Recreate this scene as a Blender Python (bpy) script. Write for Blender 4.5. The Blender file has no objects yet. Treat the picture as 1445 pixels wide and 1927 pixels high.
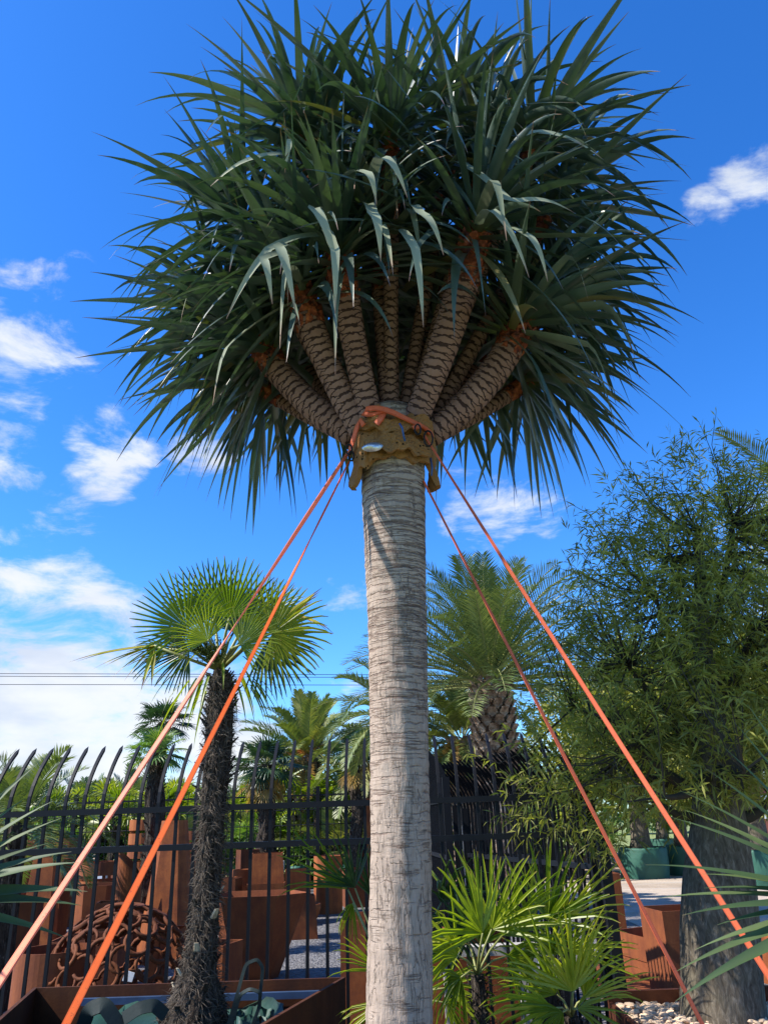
import bpy, math, random
import numpy as np
from mathutils import Vector, Matrix
R_ = math.radians
random.seed(7)
rng = np.random.default_rng(7)
scene = bpy.context.scene
COL = scene.collection

# ------------------------------------------------------------------ camera
F_PX = 1447.0
CX, CY = 722.5, 963.5
EYE = Vector((0.0, 0.0, 1.6))
_z = Vector((-122.0, 3613.0, -F_PX)).normalized()
_f = Vector((0, 0, -1.0))
_y = (_f - _z * _f.dot(_z)).normalized()
_x = _y.cross(_z)
CAMROT = Matrix((_x, _y, _z))            # world <- camera
cd = bpy.data.cameras.new('camera')
cam = bpy.data.objects.new('camera', cd)
COL.objects.link(cam)
cam.matrix_world = Matrix.Translation(EYE) @ CAMROT.to_4x4()
cd.sensor_fit = 'HORIZONTAL'
cd.sensor_width = 36.0
cd.lens = F_PX / 1445.0 * 36.0
cd.clip_start = 0.05
cd.clip_end = 3000
scene.camera = cam


def ray(px, py):
    return CAMROT @ Vector(((px - CX) / F_PX, (CY - py) / F_PX, -1.0))


def P(px, py, Y):                        # the point of the place seen there at distance Y ahead
    r = ray(px, py)
    return EYE + r * (Y / r.y)


def G(px, py, h=0.0):                    # the point seen there at height h
    r = ray(px, py)
    return EYE + r * ((h - EYE.z) / r.z)


def MPP(p):                              # metres per photo pixel at a point
    return (p - EYE).dot(CAMROT @ Vector((0, 0, -1))) / F_PX


# ------------------------------------------------------------------ world and sun
SUN_EL, SUN_AZ = R_(46), R_(-102)        # azimuth from +Y, clockwise positive: from the left, slightly behind the camera
sun_dir = Vector((math.sin(SUN_AZ) * math.cos(SUN_EL), math.cos(SUN_AZ) * math.cos(SUN_EL), math.sin(SUN_EL)))
world = bpy.data.worlds.new('World')
scene.world = world
world.use_nodes = True
wt = world.node_tree
for n in list(wt.nodes):
    wt.nodes.remove(n)


class NT:
    def __init__(s, tree):
        s.t = tree

    def n(s, kind, **kw):
        nd = s.t.nodes.new('ShaderNode' + kind)
        for k, v in kw.items():
            if k.startswith('i_'):
                key = k[2:]
                key = int(key) if key.isdigit() else key.replace('_', ' ')
                s.set(nd.inputs[key], v)
            else:
                setattr(nd, k, v)
        return nd

    def set(s, inp, v):
        if isinstance(v, bpy.types.NodeSocket):
            s.t.links.new(v, inp)
        else:
            inp.default_value = v

    def math(s, op, a, b=None, c=None, clamp=False):
        nd = s.t.nodes.new('ShaderNodeMath')
        nd.operation = op
        nd.use_clamp = clamp
        for i, v in enumerate((a, b, c)):
            if v is not None:
                s.set(nd.inputs[i], v)
        return nd.outputs[0]

    def rng(s, v, a, b, c=0.0, d=1.0, smooth=True):
        nd = s.t.nodes.new('ShaderNodeMapRange')
        nd.interpolation_type = 'SMOOTHSTEP' if smooth else 'LINEAR'
        for i, q in enumerate((v, a, b, c, d)):
            s.set(nd.inputs[i], q)
        return nd.outputs[0]

    def mix(s, f, a, b, mode='MIX'):
        nd = s.t.nodes.new('ShaderNodeMix')
        nd.data_type = 'RGBA'
        nd.blend_type = mode
        s.set(nd.inputs[0], f)
        s.set(nd.inputs[6], a if isinstance(a, bpy.types.NodeSocket) else tuple(a) + (1,))
        s.set(nd.inputs[7], b if isinstance(b, bpy.types.NodeSocket) else tuple(b) + (1,))
        return nd.outputs[2]

    def noise(s, vec, scale, detail=4, rough=0.55, dist=0.0):
        nd = s.t.nodes.new('ShaderNodeTexNoise')
        if vec is not None:
            s.set(nd.inputs['Vector'], vec)
        nd.inputs['Scale'].default_value = scale
        nd.inputs['Detail'].default_value = detail
        nd.inputs['Roughness'].default_value = rough
        nd.inputs['Distortion'].default_value = dist
        return nd.outputs['Fac']

    def mapping(s, vec, sc=(1, 1, 1), loc=(0, 0, 0)):
        nd = s.t.nodes.new('ShaderNodeMapping')
        s.set(nd.inputs['Vector'], vec)
        nd.inputs['Scale'].default_value = sc
        nd.inputs['Location'].default_value = loc
        return nd.outputs[0]

    def ramp(s, v, stops):
        nd = s.t.nodes.new('ShaderNodeValToRGB')
        s.set(nd.inputs[0], v)
        el = nd.color_ramp.elements
        while len(el) < len(stops):
            el.new(0.5)
        for e, (p, c) in zip(el, stops):
            e.position = p
            e.color = tuple(c) + (1,)
        return nd.outputs[0]


W = NT(wt)
sky = wt.nodes.new('ShaderNodeTexSky')
sky.sky_type = 'NISHITA'
sky.sun_disc = False
sky.sun_elevation = SUN_EL
sky.sun_rotation = SUN_AZ
sky.altitude = 50
sky.air_density = 1.0
sky.dust_density = 0.3
sky.ozone_density = 2.5
hs = W.n('HueSaturation', i_Saturation=1.3, i_Value=1.0)
wt.links.new(sky.outputs[0], hs.inputs['Color'])
skyc = W.mix(1.0, hs.outputs[0], (0.62, 0.93, 1.30), 'MULTIPLY')
bg1 = W.n('Background', i_Color=skyc, i_Strength=0.118)
tc = W.n('TexCoord')
gen = tc.outputs['Generated']
sep = W.n('SeparateXYZ')
wt.links.new(gen, sep.inputs[0])
nz = W.noise(W.mapping(gen, (1, 1, 2.1)), 8.0, 12, 0.62, 0.3)
nz2 = W.noise(W.mapping(gen, (1, 1, 2.4), (3, 1, 2)), 2.6, 3, 0.5, 0.0)
cover = None
# (px, py, angular radius in degrees, amount)
for px, py, rad, am in ((55, 600, 6.5, .25), (30, 710, 5, .2), (15, 850, 3.6, .22), (205, 850, 4.6, .26), (380, 850, 3.8, .19),
                        (120, 1060, 6.0, .21), (60, 1170, 8, .21), (230, 1170, 4, .16), (20, 520, 3, .16), (110, 1330, 12, .28), (-60, 1400, 16, .26),
                        (330, 1440, 11, .26), (60, 1160, 7, .22), (1335, 420, 3.0, .19), (1425, 330, 3.4, .17), (930, 950, 6, .17), (1030, 990, 4, .13),
                        (640, 1420, 7, .13), (840, 1440, 6, .18), (650, 1115, 3, .10), (1800, 1300, 20, .16)):
    d = ray(px, py).normalized()
    dp = W.n('VectorMath', operation='DOT_PRODUCT')
    wt.links.new(gen, dp.inputs[0])
    dp.inputs[1].default_value = d
    m = W.rng(dp.outputs['Value'], math.cos(R_(rad)), 1.0, 0, am)
    cover = m if cover is None else W.math('MAXIMUM', cover, m)
low = W.rng(sep.outputs['Z'], 0.22, 0.0, 0, 0.10)
cover = W.math('ADD', cover, low)
behind = W.rng(sep.outputs['Y'], 0.1, -0.6, 0, 0.12)
cover = W.math('ADD', cover, behind)
tot = W.math('ADD', W.math('ADD', nz, W.math('MULTIPLY', nz2, 0.18)), cover)
dens = W.math('MULTIPLY', W.rng(tot, 0.715, 0.93, 0, 0.93), W.rng(cover, 0.015, 0.05))
shade = W.rng(tot, 0.80, 1.02, 0, 1)
ccol = W.mix(shade, (0.80, 0.88, 1.0), (0.93, 0.94, 0.97))
gshade = W.rng(W.noise(W.mapping(gen, (1, 1, 3), (5, 2, 7)), 5.0, 5), 0.42, 0.68, 0, .75)
ccol = W.mix(gshade, ccol, (0.62, 0.69, 0.81))
bg2 = W.n('Background', i_Color=ccol, i_Strength=0.56)
mx = W.n('MixShader')
W.set(mx.inputs[0], dens)
wt.links.new(bg1.outputs[0], mx.inputs[1])
wt.links.new(bg2.outputs[0], mx.inputs[2])
wo = W.n('OutputWorld')
wt.links.new(mx.outputs[0], wo.inputs[0])

sl = bpy.data.lights.new('sun', 'SUN')
sl.energy = 4.8
sl.angle = R_(0.53)
sl.color = (1.0, 0.94, 0.85)
so = bpy.data.objects.new('sun', sl)
COL.objects.link(so)
so.rotation_euler = sun_dir.to_track_quat('Z', 'Y').to_euler()
so.location = (-10, -3, 20)
scene.view_settings.view_transform = 'Standard'
scene.view_settings.look = 'None'
scene.view_settings.exposure = 0.93
scene.view_settings.gamma = 1.0
scene.render.engine = 'CYCLES'
scene.cycles.max_bounces = 6
scene.cycles.transparent_max_bounces = 6
scene.cycles.use_denoising = True


# ------------------------------------------------------------------ materials
def mat(name, fn):
    m = bpy.data.materials.new(name)
    m.use_nodes = True
    t = m.node_tree
    for n in list(t.nodes):
        t.nodes.remove(n)
    N = NT(t)
    out = N.n('OutputMaterial')
    sh = fn(N)
    t.links.new(sh, out.inputs[0])
    return m


def bsdf(N, col, rough=0.6, spec=0.5, metal=0.0, bump=None, bs=0.5, bd=0.01, sheen=0.0):
    b = N.n('BsdfPrincipled')
    N.set(b.inputs['Base Color'], col if isinstance(col, bpy.types.NodeSocket) else tuple(col) + (1,))
    N.set(b.inputs['Roughness'], rough)
    N.set(b.inputs['Specular IOR Level'], spec)
    N.set(b.inputs['Metallic'], metal)
    if bump is not None:
        bn = N.n('Bump')
        N.set(bn.inputs['Height'], bump)
        bn.inputs['Strength'].default_value = bs
        bn.inputs['Distance'].default_value = bd
        N.t.links.new(bn.outputs[0], b.inputs['Normal'])
    return b.outputs[0]


def leaf_shader(N, col, rough=0.42, trans=0.25, tcol=None, spec=0.5, bump=None):
    b = bsdf(N, col, rough, spec, bump=bump, bs=0.4, bd=0.004)
    tr = N.n('BsdfTranslucent')
    N.set(tr.inputs[0], col if tcol is None else tcol)
    mxx = N.n('MixShader')
    N.set(mxx.inputs[0], trans)
    N.t.links.new(b, mxx.inputs[1])
    N.t.links.new(tr.outputs[0], mxx.inputs[2])
    return mxx.outputs[0]


def uvs(N):
    uv = N.n('UVMap').outputs[0]
    s = N.n('SeparateXYZ')
    N.t.links.new(uv, s.inputs[0])
    return uv, s.outputs[0], s.outputs[1]


def m_leafy(c0, c1, c2, tip=(0.16, 0.10, 0.04), trans=0.25, rough=0.42, tipat=0.9, yel=None):
    def f(N):
        uv, u, v = uvs(N)
        col = N.ramp(u, ((0, c0), (0.55, c1), (1, c2)))
        if yel:
            col = N.mix(N.rng(u, yel[0], yel[0] + .03, smooth=False), col, yel[1])
        g = N.n('NewGeometry')
        nn = N.noise(g.outputs['Position'], 9, 3)
        col = N.mix(N.rng(nn, .35, .7, 0, .35), col, (c0[0] * .6, c0[1] * .6, c0[2] * .6))
        jit = N.math('ADD', v, N.math('MULTIPLY', N.math('SUBTRACT', nn, .5), .12))
        col = N.mix(N.rng(jit, tipat, tipat + .08), col, tip)
        tcol = N.mix(1.0, col, (1.35, 1.5, .55), 'MULTIPLY')
        return leaf_shader(N, col, rough, trans, tcol)
    return f


def m_dragon(N):
    uv, u, v = uvs(N)
    col = N.ramp(u, ((0, (.030, .055, .042)), (.6, (.050, .082, .062)), (1, (.090, .120, .075))))
    g = N.n('NewGeometry')
    nn = N.noise(g.outputs['Position'], 6, 4)
    col = N.mix(N.rng(nn, .4, .75, 0, .5), col, (.13, .165, .14))  # pale patches: leaf variation plus sheen of lit leaves, put into the colour
    sv = N.mapping(uv, (1, 1, 1))
    jit = N.math('ADD', v, N.math('MULTIPLY', N.math('SUBTRACT', nn, .5), .10))
    col = N.mix(N.rng(u, .955, .975, smooth=False), col, (.17, .15, .06))
    col = N.mix(N.rng(jit, .90, .97), col, (.15, .085, .055))
    col = N.mix(N.rng(v, .10, .0), col, (.12, .16, .05))
    tcol = N.mix(1.0, col, (1.2, 1.7, .45), 'MULTIPLY')
    return leaf_shader(N, col, .31, .08, tcol, .75)


def m_dragon_pale(N):
    uv, u, v = uvs(N)
    g = N.n('NewGeometry')
    nn = N.noise(g.outputs['Position'], 14, 4)
    col = N.mix(nn, (.11, .145, .09), (.20, .22, .14))
    col = N.mix(N.rng(v, .82, .97), col, (.28, .17, .12))
    return leaf_shader(N, col, .65, .12, None, .2)


def m_dtrunk(N):
    uv, u, v = uvs(N)                     # v in metres up the trunk, u around (0..1)
    g = N.n('TexCoord').outputs['Object']
    big = N.noise(N.mapping(g, (1, 1, 1)), 3, 3)
    wob = N.noise(N.mapping(g, (5, 5, 2.5)), 1.0, 4, .6)
    fine = N.noise(N.mapping(g, (30, 30, 60)), 1.0, 5, .65)
    fib = N.noise(N.mapping(g, (60, 60, 9)), 1.0, 5, .65)
    brk = N.noise(N.mapping(g, (8, 8, 16), (2, 3, 1)), 1.0, 3, .6)
    top = N.rng(v, .8, 2.8, -.10, .12)
    # ring scars: irregular, broken
    vv = N.math('ADD', N.math('MULTIPLY', v, 23), N.math('MULTIPLY', wob, 2.2))
    dist = N.math('ABSOLUTE', N.math('SUBTRACT', N.math('FRACT', vv), .5))
    lw = N.math('MULTIPLY', N.rng(N.math('ADD', brk, top), .46, .78), .13)
    line = N.math('MULTIPLY', N.rng(N.math('SUBTRACT', dist, lw), .0, .06, 1, 0), N.rng(N.math('ADD', brk, top), .43, .60))
    r1 = N.noise(N.mapping(g, (2.2, 2.2, 42), (1, 5, 2)), 1.0, 4, .6, .6)
    ring2 = N.math('MULTIPLY', N.rng(N.math('ABSOLUTE', N.math('SUBTRACT', r1, .5)), .0, .035, 1, 0), N.rng(N.math('ADD', N.noise(N.mapping(g, (7, 7, 9), (9, 2, 2)), 1.0, 2), top), .42, .56))
    # upright cracks, mostly low down
    r2 = N.noise(N.mapping(g, (24, 24, 3.6), (4, 4, 4)), 1.0, 5, .62, .8)
    low_ = N.rng(v, 2.0, .8, -.03, .13)
    vline = N.math('MULTIPLY', N.rng(N.math('ABSOLUTE', N.math('SUBTRACT', r2, .5)), .0, .022, 1, 0), N.rng(N.math('ADD', N.noise(N.mapping(g, (9, 9, 3), (7, 1, 4)), 1.0, 2), low_), .46, .62))
    flake = N.noise(N.mapping(g, (26, 26, 7), (1, 8, 3)), 1.0, 3, .5, 1.2)
    col = N.mix(big, (.32, .242, .188), (.44, .35, .275))
    col = N.mix(N.rng(fine, .35, .75, 0, .5), col, (.27, .205, .16))
    col = N.mix(N.rng(fib, .5, .75, 0, .45), col, (.49, .41, .34))
    col = N.mix(N.rng(flake, .52, .66, 0, .35), col, (.30, .225, .17))
    col = N.mix(N.math('MULTIPLY', line, .50), col, (.11, .06, .048))
    col = N.mix(N.math('MULTIPLY', ring2, .62), col, (.13, .075, .055))
    col = N.mix(N.math('MULTIPLY', vline, .45), col, (.15, .105, .08))
    h = N.math('SUBTRACT', N.math('ADD', N.math('MULTIPLY', fine, .3), N.math('ADD', N.math('MULTIPLY', fib, .4), N.math('MULTIPLY', flake, .7))),
               N.math('ADD', N.math('MULTIPLY', line, .7), N.math('ADD', N.math('MULTIPLY', vline, .8), N.math('MULTIPLY', ring2, .5))))
    return bsdf(N, col, .9, .2, bump=h, bs=.85, bd=.011)


def m_dbranch(N):
    uv, u, v = uvs(N)
    g = N.n('TexCoord').outputs['Object']
    wob = N.noise(N.mapping(g, (9, 9, 9)), 1.0, 3, .6)
    w2 = N.noise(N.mapping(g, (40, 40, 40)), 1.0, 3, .6)
    big0 = N.noise(N.mapping(g, (13, 13, 13), (3, 3, 3)), 1.0, 3, .6)
    a = N.math('ADD', N.math('MULTIPLY', v, 20), N.math('ADD', N.math('MULTIPLY', wob, 1.5), N.math('MULTIPLY', w2, .5)))
    k = N.math('MULTIPLY', u, 2.0)
    la = N.math('ABSOLUTE', N.math('SUBTRACT', N.math('FRACT', N.math('ADD', a, k)), .5))
    lb = N.math('ABSOLUTE', N.math('SUBTRACT', N.math('FRACT', N.math('SUBTRACT', a, k)), .5))
    mn = N.math('MINIMUM', la, lb)
    mxv = N.math('MAXIMUM', la, lb)
    wid = N.math('MULTIPLY', N.rng(mxv, .0, .30, .24, .035), N.rng(big0, .3, .7, .65, 1.35))
    line = N.rng(N.math('SUBTRACT', mn, wid), -.02, .05, 1, 0)
    fine = N.noise(N.mapping(g, (60, 60, 60)), 1.0, 4, .65)
    big = N.noise(N.mapping(g, (5, 5, 5)), 1.0, 3, .6)
    col = N.mix(big, (.15, .075, .055), (.35, .205, .165))
    col = N.mix(N.rng(fine, .45, .8, 0, .5), col, (.25, .13, .075))
    col = N.mix(N.math('MULTIPLY', line, .94), col, (.035, .015, .012))
    h = N.math('SUBTRACT', N.math('MULTIPLY', fine, .3), line)
    return bsdf(N, col, .8, .25, bump=h, bs=1.0, bd=.014)


def m_sheath(N):
    g = N.n('TexCoord').outputs['Object']
    n1 = N.noise(N.mapping(g, (14, 14, 14)), 1.0, 4, .6)
    v = N.n('TexVoronoi', i_Scale=28.0)
    N.t.links.new(g, v.inputs['Vector'])
    col = N.ramp(n1, ((.35, (.045, .014, .010)), (.52, (.24, .055, .022)), (.7, (.46, .14, .05))))
    h = N.math('ADD', v.outputs['Distance'], N.math('MULTIPLY', n1, .5))
    return bsdf(N, col, .7, .3, bump=h, bs=1.0, bd=.02)


def m_corten(dark=1.0, hue=0.0):
    def f(N):
        g = N.n('TexCoord').outputs['Object']
        oi = N.n('ObjectInfo').outputs['Random']
        off = N.n('Mapping')
        N.t.links.new(g, off.inputs['Vector'])
        cb = N.n('CombineXYZ')
        for i in range(3):
            N.set(cb.inputs[i], N.math('MULTIPLY', oi, 17.0 + 5 * i))
        N.t.links.new(cb.outputs[0], off.inputs['Location'])
        q = off.outputs[0]
        n1 = N.noise(q, 3.5, 6, .62)
        n2 = N.noise(N.mapping(q, (14, 14, 1.6)), 1.0, 4, .6)
        n3 = N.noise(q, 60, 3, .6)
        x = N.math('ADD', N.math('MULTIPLY', n1, .55), N.math('ADD', N.math('MULTIPLY', n2, .3), N.math('MULTIPLY', n3, .18)))
        d = dark
        col = N.ramp(x, ((.32, (.10 * d, .032 * d, .016 * d)), (.47, (.225 * d, .064 * d, .020 * d)), (.58, (.34 * d, .102 * d, .027 * d)), (.72, (.46 * d, .165 * d, .05 * d))))
        col = N.mix(N.math('MULTIPLY', oi, .6), col, (.11 * d, .034 * d, .018 * d))  # random darkening per object, partly painting some planters as shaded
        return bsdf(N, col, .78, .25, bump=N.math('ADD', n3, n1), bs=.25, bd=.004)
    return f


def simple(col, rough=.5, spec=.5, metal=0., var=.15, sc=20, bd=.003):
    def f(N):
        g = N.n('TexCoord').outputs['Object']
        n1 = N.noise(g, sc, 5, .6)
        c = N.mix(n1, tuple(x * (1 - var) for x in col), tuple(x * (1 + var) for x in col))
        return bsdf(N, c, rough, spec, metal, bump=n1, bs=.3, bd=bd)
    return f


def m_gravel(N):
    g = N.n('NewGeometry').outputs['Position']
    v = N.n('TexVoronoi', i_Scale=34.0)
    N.t.links.new(g, v.inputs['Vector'])
    n1 = N.noise(g, .7, 4)
    n3 = N.noise(g, 45, 3)
    cr = N.n('SeparateColor')
    N.t.links.new(v.outputs['Color'], cr.inputs[0])
    col = N.mix(cr.outputs[0], (.075, .072, .075), (.24, .235, .24))
    col = N.mix(N.rng(n1, .4, .7, 0, .5), col, (.16, .155, .16))
    h = N.math('ADD', N.math('MULTIPLY', v.outputs['Distance'], -1), n3)
    return bsdf(N, col, .9, .2, bump=h, bs=1.0, bd=.03)


def m_dirt(N):
    g = N.n('NewGeometry').outputs['Position']
    n1 = N.noise(g, .6, 5, .6)
    n2 = N.noise(g, 14, 5, .7)
    n3 = N.noise(N.mapping(g, (.25, 2.5, 1)), 1.0, 4)
    col = N.ramp(n1, ((.35, (.30, .24, .19)), (.6, (.46, .38, .31))))
    col = N.mix(N.rng(n3, .5, .7, 0, .6), col, (.42, .42, .43))
    col = N.mix(N.rng(n2, .5, .8, 0, .5), col, (.20, .16, .12))
    return bsdf(N, col, .95, .15, bump=n2, bs=.8, bd=.03)


def m_mulch(N):
    g = N.n('NewGeometry').outputs['Position']
    n2 = N.noise(g, 9, 5, .7)
    col = N.ramp(n2, ((.35, (.16, .10, .06)), (.6, (.42, .33, .25))))
    return bsdf(N, col, .95, .15, bump=n2, bs=1, bd=.05)


def m_grass(N):
    g = N.n('NewGeometry').outputs['Position']
    n2 = N.noise(g, 2.5, 6, .7)
    col = N.ramp(n2, ((.3, (.12, .16, .05)), (.7, (.30, .33, .14))))
    return bsdf(N, col, .95, .15, bump=n2, bs=1, bd=.05)


def m_fiber(N):
    g = N.n('TexCoord').outputs['Object']
    n1 = N.noise(N.mapping(g, (12, 12, 5)), 1.0, 4, .6, 1.0)
    n2 = N.noise(N.mapping(g, (60, 60, 14)), 1.0, 5, .65, .8)
    col = N.ramp(n2, ((.34, (.012, .009, .007)), (.54, (.055, .042, .032)), (.72, (.20, .165, .13))))
    col = N.mix(N.rng(n1, .5, .7, 0, .5), col, (.05, .035, .025))
    return bsdf(N, col, .95, .15, bump=N.math('ADD', n1, n2), bs=1, bd=.03)


def m_btrunk(N):
    g = N.n('TexCoord').outputs['Object']
    n1 = N.noise(N.mapping(g, (42, 42, 14)), 1.0, 5, .65, .6)
    n2 = N.noise(g, 5, 4)
    col = N.ramp(n1, ((.35, (.055, .043, .03)), (.55, (.125, .105, .078)), (.7, (.23, .20, .155))))
    col = N.mix(N.rng(n2, .45, .7, 0, .4), col, (.10, .095, .06))
    return bsdf(N, col, .9, .2, bump=n1, bs=.6, bd=.012)


def m_palmbark(N):
    g = N.n('TexCoord').outputs['Object']
    n1 = N.noise(N.mapping(g, (9, 9, 9)), 1.0, 4, .6)
    n2 = N.noise(N.mapping(g, (50, 50, 20)), 1.0, 4, .6)
    col = N.ramp(n1, ((.35, (.13, .075, .045)), (.55, (.32, .22, .15)), (.7, (.50, .40, .30))))
    return bsdf(N, col, .9, .15, bump=n2, bs=.8, bd=.02)


def m_foam(N):
    g = N.n('TexCoord').outputs['Object']
    n1 = N.noise(g, 9, 5, .65)
    n2 = N.noise(g, 90, 3, .6)
    v = N.n('TexVoronoi', i_Scale=26.0)
    N.t.links.new(N.mapping(g, (1, 1, 1), (3, 2, 1)), v.inputs['Vector'])
    hole = N.rng(v.outputs['Distance'], .10, .2, 1, 0)
    hole = N.math('MULTIPLY', hole, N.rng(n1, .48, .56))
    col = N.mix(n1, (.15, .072, .028), (.37, .19, .075))
    col = N.mix(N.rng(n2, .55, .8, 0, .4), col, (.20, .13, .05))
    col = N.mix(hole, col, (.02, .015, .01))
    return bsdf(N, col, .95, .1, bump=N.math('SUBTRACT', N.math('ADD', n1, N.math('MULTIPLY', n2, .2)), hole), bs=.9, bd=.02)


def m_strap(c0, c1):
    def f(N):
        uv, u, v = uvs(N)
        st = N.math('FRACT', N.math('MULTIPLY', v, 320))
        sp = N.noise(N.n('NewGeometry').outputs['Position'], 22, 4, .7)
        col = N.mix(sp, c0, c1)
        col = N.mix(N.rng(N.math('ABSOLUTE', N.math('SUBTRACT', u, .5)), .34, .36, 0, .5), col, (c1[0] * .55, c1[1] * .4, c1[2] * .4))
        dt = N.noise(N.n('NewGeometry').outputs['Position'], 75, 3, .7)
        col = N.mix(N.rng(dt, .60, .72, 0, .6), col, (.25, .06, .03))
        b = bsdf(N, col, .55, .4, bump=st, bs=.2, bd=.001)
        tr = N.n('BsdfTranslucent')
        N.set(tr.inputs[0], col)
        mm = N.n('MixShader')
        mm.inputs[0].default_value = .3
        N.t.links.new(b, mm.inputs[1])
        N.t.links.new(tr.outputs[0], mm.inputs[2])
        return mm.outputs[0]
    return f


M = {}
M['dleaf'] = mat('dragon_leaf', m_dragon)
M['dpale'] = mat('dragon_leaf_pale', m_dragon_pale)
M['dpale2'] = mat('hanging_leaf', lambda N: leaf_shader(N, N.ramp(uvs(N)[2], ((0, (.10, .13, .08)), (.4, (.27, .30, .20)), (.85, (.34, .34, .22)), (1, (.30, .16, .12)))), .55, .15, None, .3))
M['dtrunk'] = mat('dragon_trunk', m_dtrunk)
M['dbranch'] = mat('dragon_branch', m_dbranch)
M['sheath'] = mat('orange_sheath', m_sheath)
M['corten'] = mat('corten_steel', m_corten())
M['corten_dark'] = mat('dark_corten_steel', m_corten(.42))
M['corten_mid'] = mat('brown_corten_steel', m_corten(.72))
M['black'] = mat('black_powdercoat', simple((.006, .007, .010), .5, .22, 0, .2, 30, .001))
M['gravel'] = mat('grey_gravel', m_gravel)
M['dirt'] = mat('dirt_track', m_dirt)
M['mulch'] = mat('bark_mulch', m_mulch)
M['grass'] = mat('dry_grass', m_grass)
M['fiber'] = mat('palm_fibre', m_fiber)
M['btrunk'] = mat('bottle_trunk', m_btrunk)
M['pbark'] = mat('date_palm_bark', m_palmbark)
M['foam'] = mat('yellow_foam', m_foam)
M['foil'] = mat('silver_foil', simple((.50, .52, .56), .3, .5, .85, .9, 38, .02))
M['strap_a'] = mat('sunlit_pale_strap', m_strap((.80, .24, .13), (.92, .36, .20)))  # paler base colour paints in the sun falling on this strap
M['strap_b'] = mat('orange_strap', m_strap((.85, .13, .02), (.95, .20, .03)))
M['strap_c'] = mat('red_orange_strap', m_strap((.78, .13, .05), (.90, .24, .10)))
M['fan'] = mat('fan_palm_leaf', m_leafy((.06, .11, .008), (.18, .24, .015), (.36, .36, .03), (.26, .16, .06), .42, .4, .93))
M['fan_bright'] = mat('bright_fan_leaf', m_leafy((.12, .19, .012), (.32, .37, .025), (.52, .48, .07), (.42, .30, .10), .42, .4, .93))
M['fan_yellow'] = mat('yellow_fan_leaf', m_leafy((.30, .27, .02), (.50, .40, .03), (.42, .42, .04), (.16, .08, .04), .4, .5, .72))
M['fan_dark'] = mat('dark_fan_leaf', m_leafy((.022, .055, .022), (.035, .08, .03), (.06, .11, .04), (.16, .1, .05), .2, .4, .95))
M['fan_far'] = mat('nursery_palm_leaf', m_leafy((.06, .14, .03), (.16, .27, .055), (.36, .42, .10), (.3, .2, .08), .3, .5, .95))
M['date'] = mat('date_palm_leaf', m_leafy((.06, .10, .035), (.13, .18, .06), (.26, .29, .11), (.2, .18, .08), .14, .38, .97))
M['date_warm'] = mat('warm_date_palm_leaf', m_leafy((.08, .13, .04), (.19, .23, .06), (.36, .32, .10), (.3, .2, .1), .2, .45, .96))
M['dead'] = mat('dead_frond', m_leafy((.22, .12, .03), (.42, .26, .05), (.34, .27, .16), (.25, .18, .1), .3, .6, .97))
M['bottle_leaf'] = mat('bottle_tree_leaf', m_leafy((.13, .14, .022), (.29, .29, .05), (.52, .48, .12), (.2, .2, .08), .45, .5, 1.2))
M['yucca'] = mat('yucca_leaf', m_leafy((.035, .07, .022), (.05, .09, .026), (.10, .14, .040), (.2, .14, .07), .2, .6, .97))
M['stalk'] = mat('green_stalk', simple((.22, .23, .07), .5, .4, 0, .3, 15))
M['twig'] = mat('dark_twig', simple((.045, .038, .028), .85, .2, 0, .3, 25))
M['husk'] = mat('cream_leaf_base', simple((.45, .38, .27), .8, .2, 0, .3, 40))
M['bag'] = mat('green_woven_bag', simple((.014, .052, .038), .6, .5, 0, .45, 45, .006))
M['bag_far'] = mat('green_planter_bag', simple((.025, .10, .07), .6, .4, 0, .35, 6, .02))
M['strapgreen'] = mat('dark_green_webbing', simple((.004, .014, .012), .7, .4, 0, .3, 60))
M['blue'] = mat('blue_painted_steel', simple((.025, .055, .12), .5, .5, 0, .95, 6, .004))
M['white'] = mat('white_paint', simple((.68, .69, .68), .6, .4, 0, .08, 8))
M['concrete'] = mat('pale_concrete', simple((.36, .34, .31), .9, .2, 0, .2, 12, .01))
M['stone'] = mat('tan_stone', simple((.62, .45, .30), .8, .3, 0, .45, 9, .02))
M['stone_grey'] = mat('grey_stone', simple((.28, .25, .22), .8, .3, 0, .4, 9, .02))
M['fruit'] = mat('palm_fruit', simple((.07, .10, .02), .6, .3, 0, .5, 30))
M['flower'] = mat('orange_fruit_stalk', simple((.52, .20, .04), .7, .3, 0, .4, 20))
M['iron'] = mat('rusted_iron', m_corten(.50))
M['cable'] = mat('power_cable', simple((.02, .03, .05), .6, .3))
M['rope'] = mat('blue_rope', simple((.03, .09, .28), .6, .3))


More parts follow.
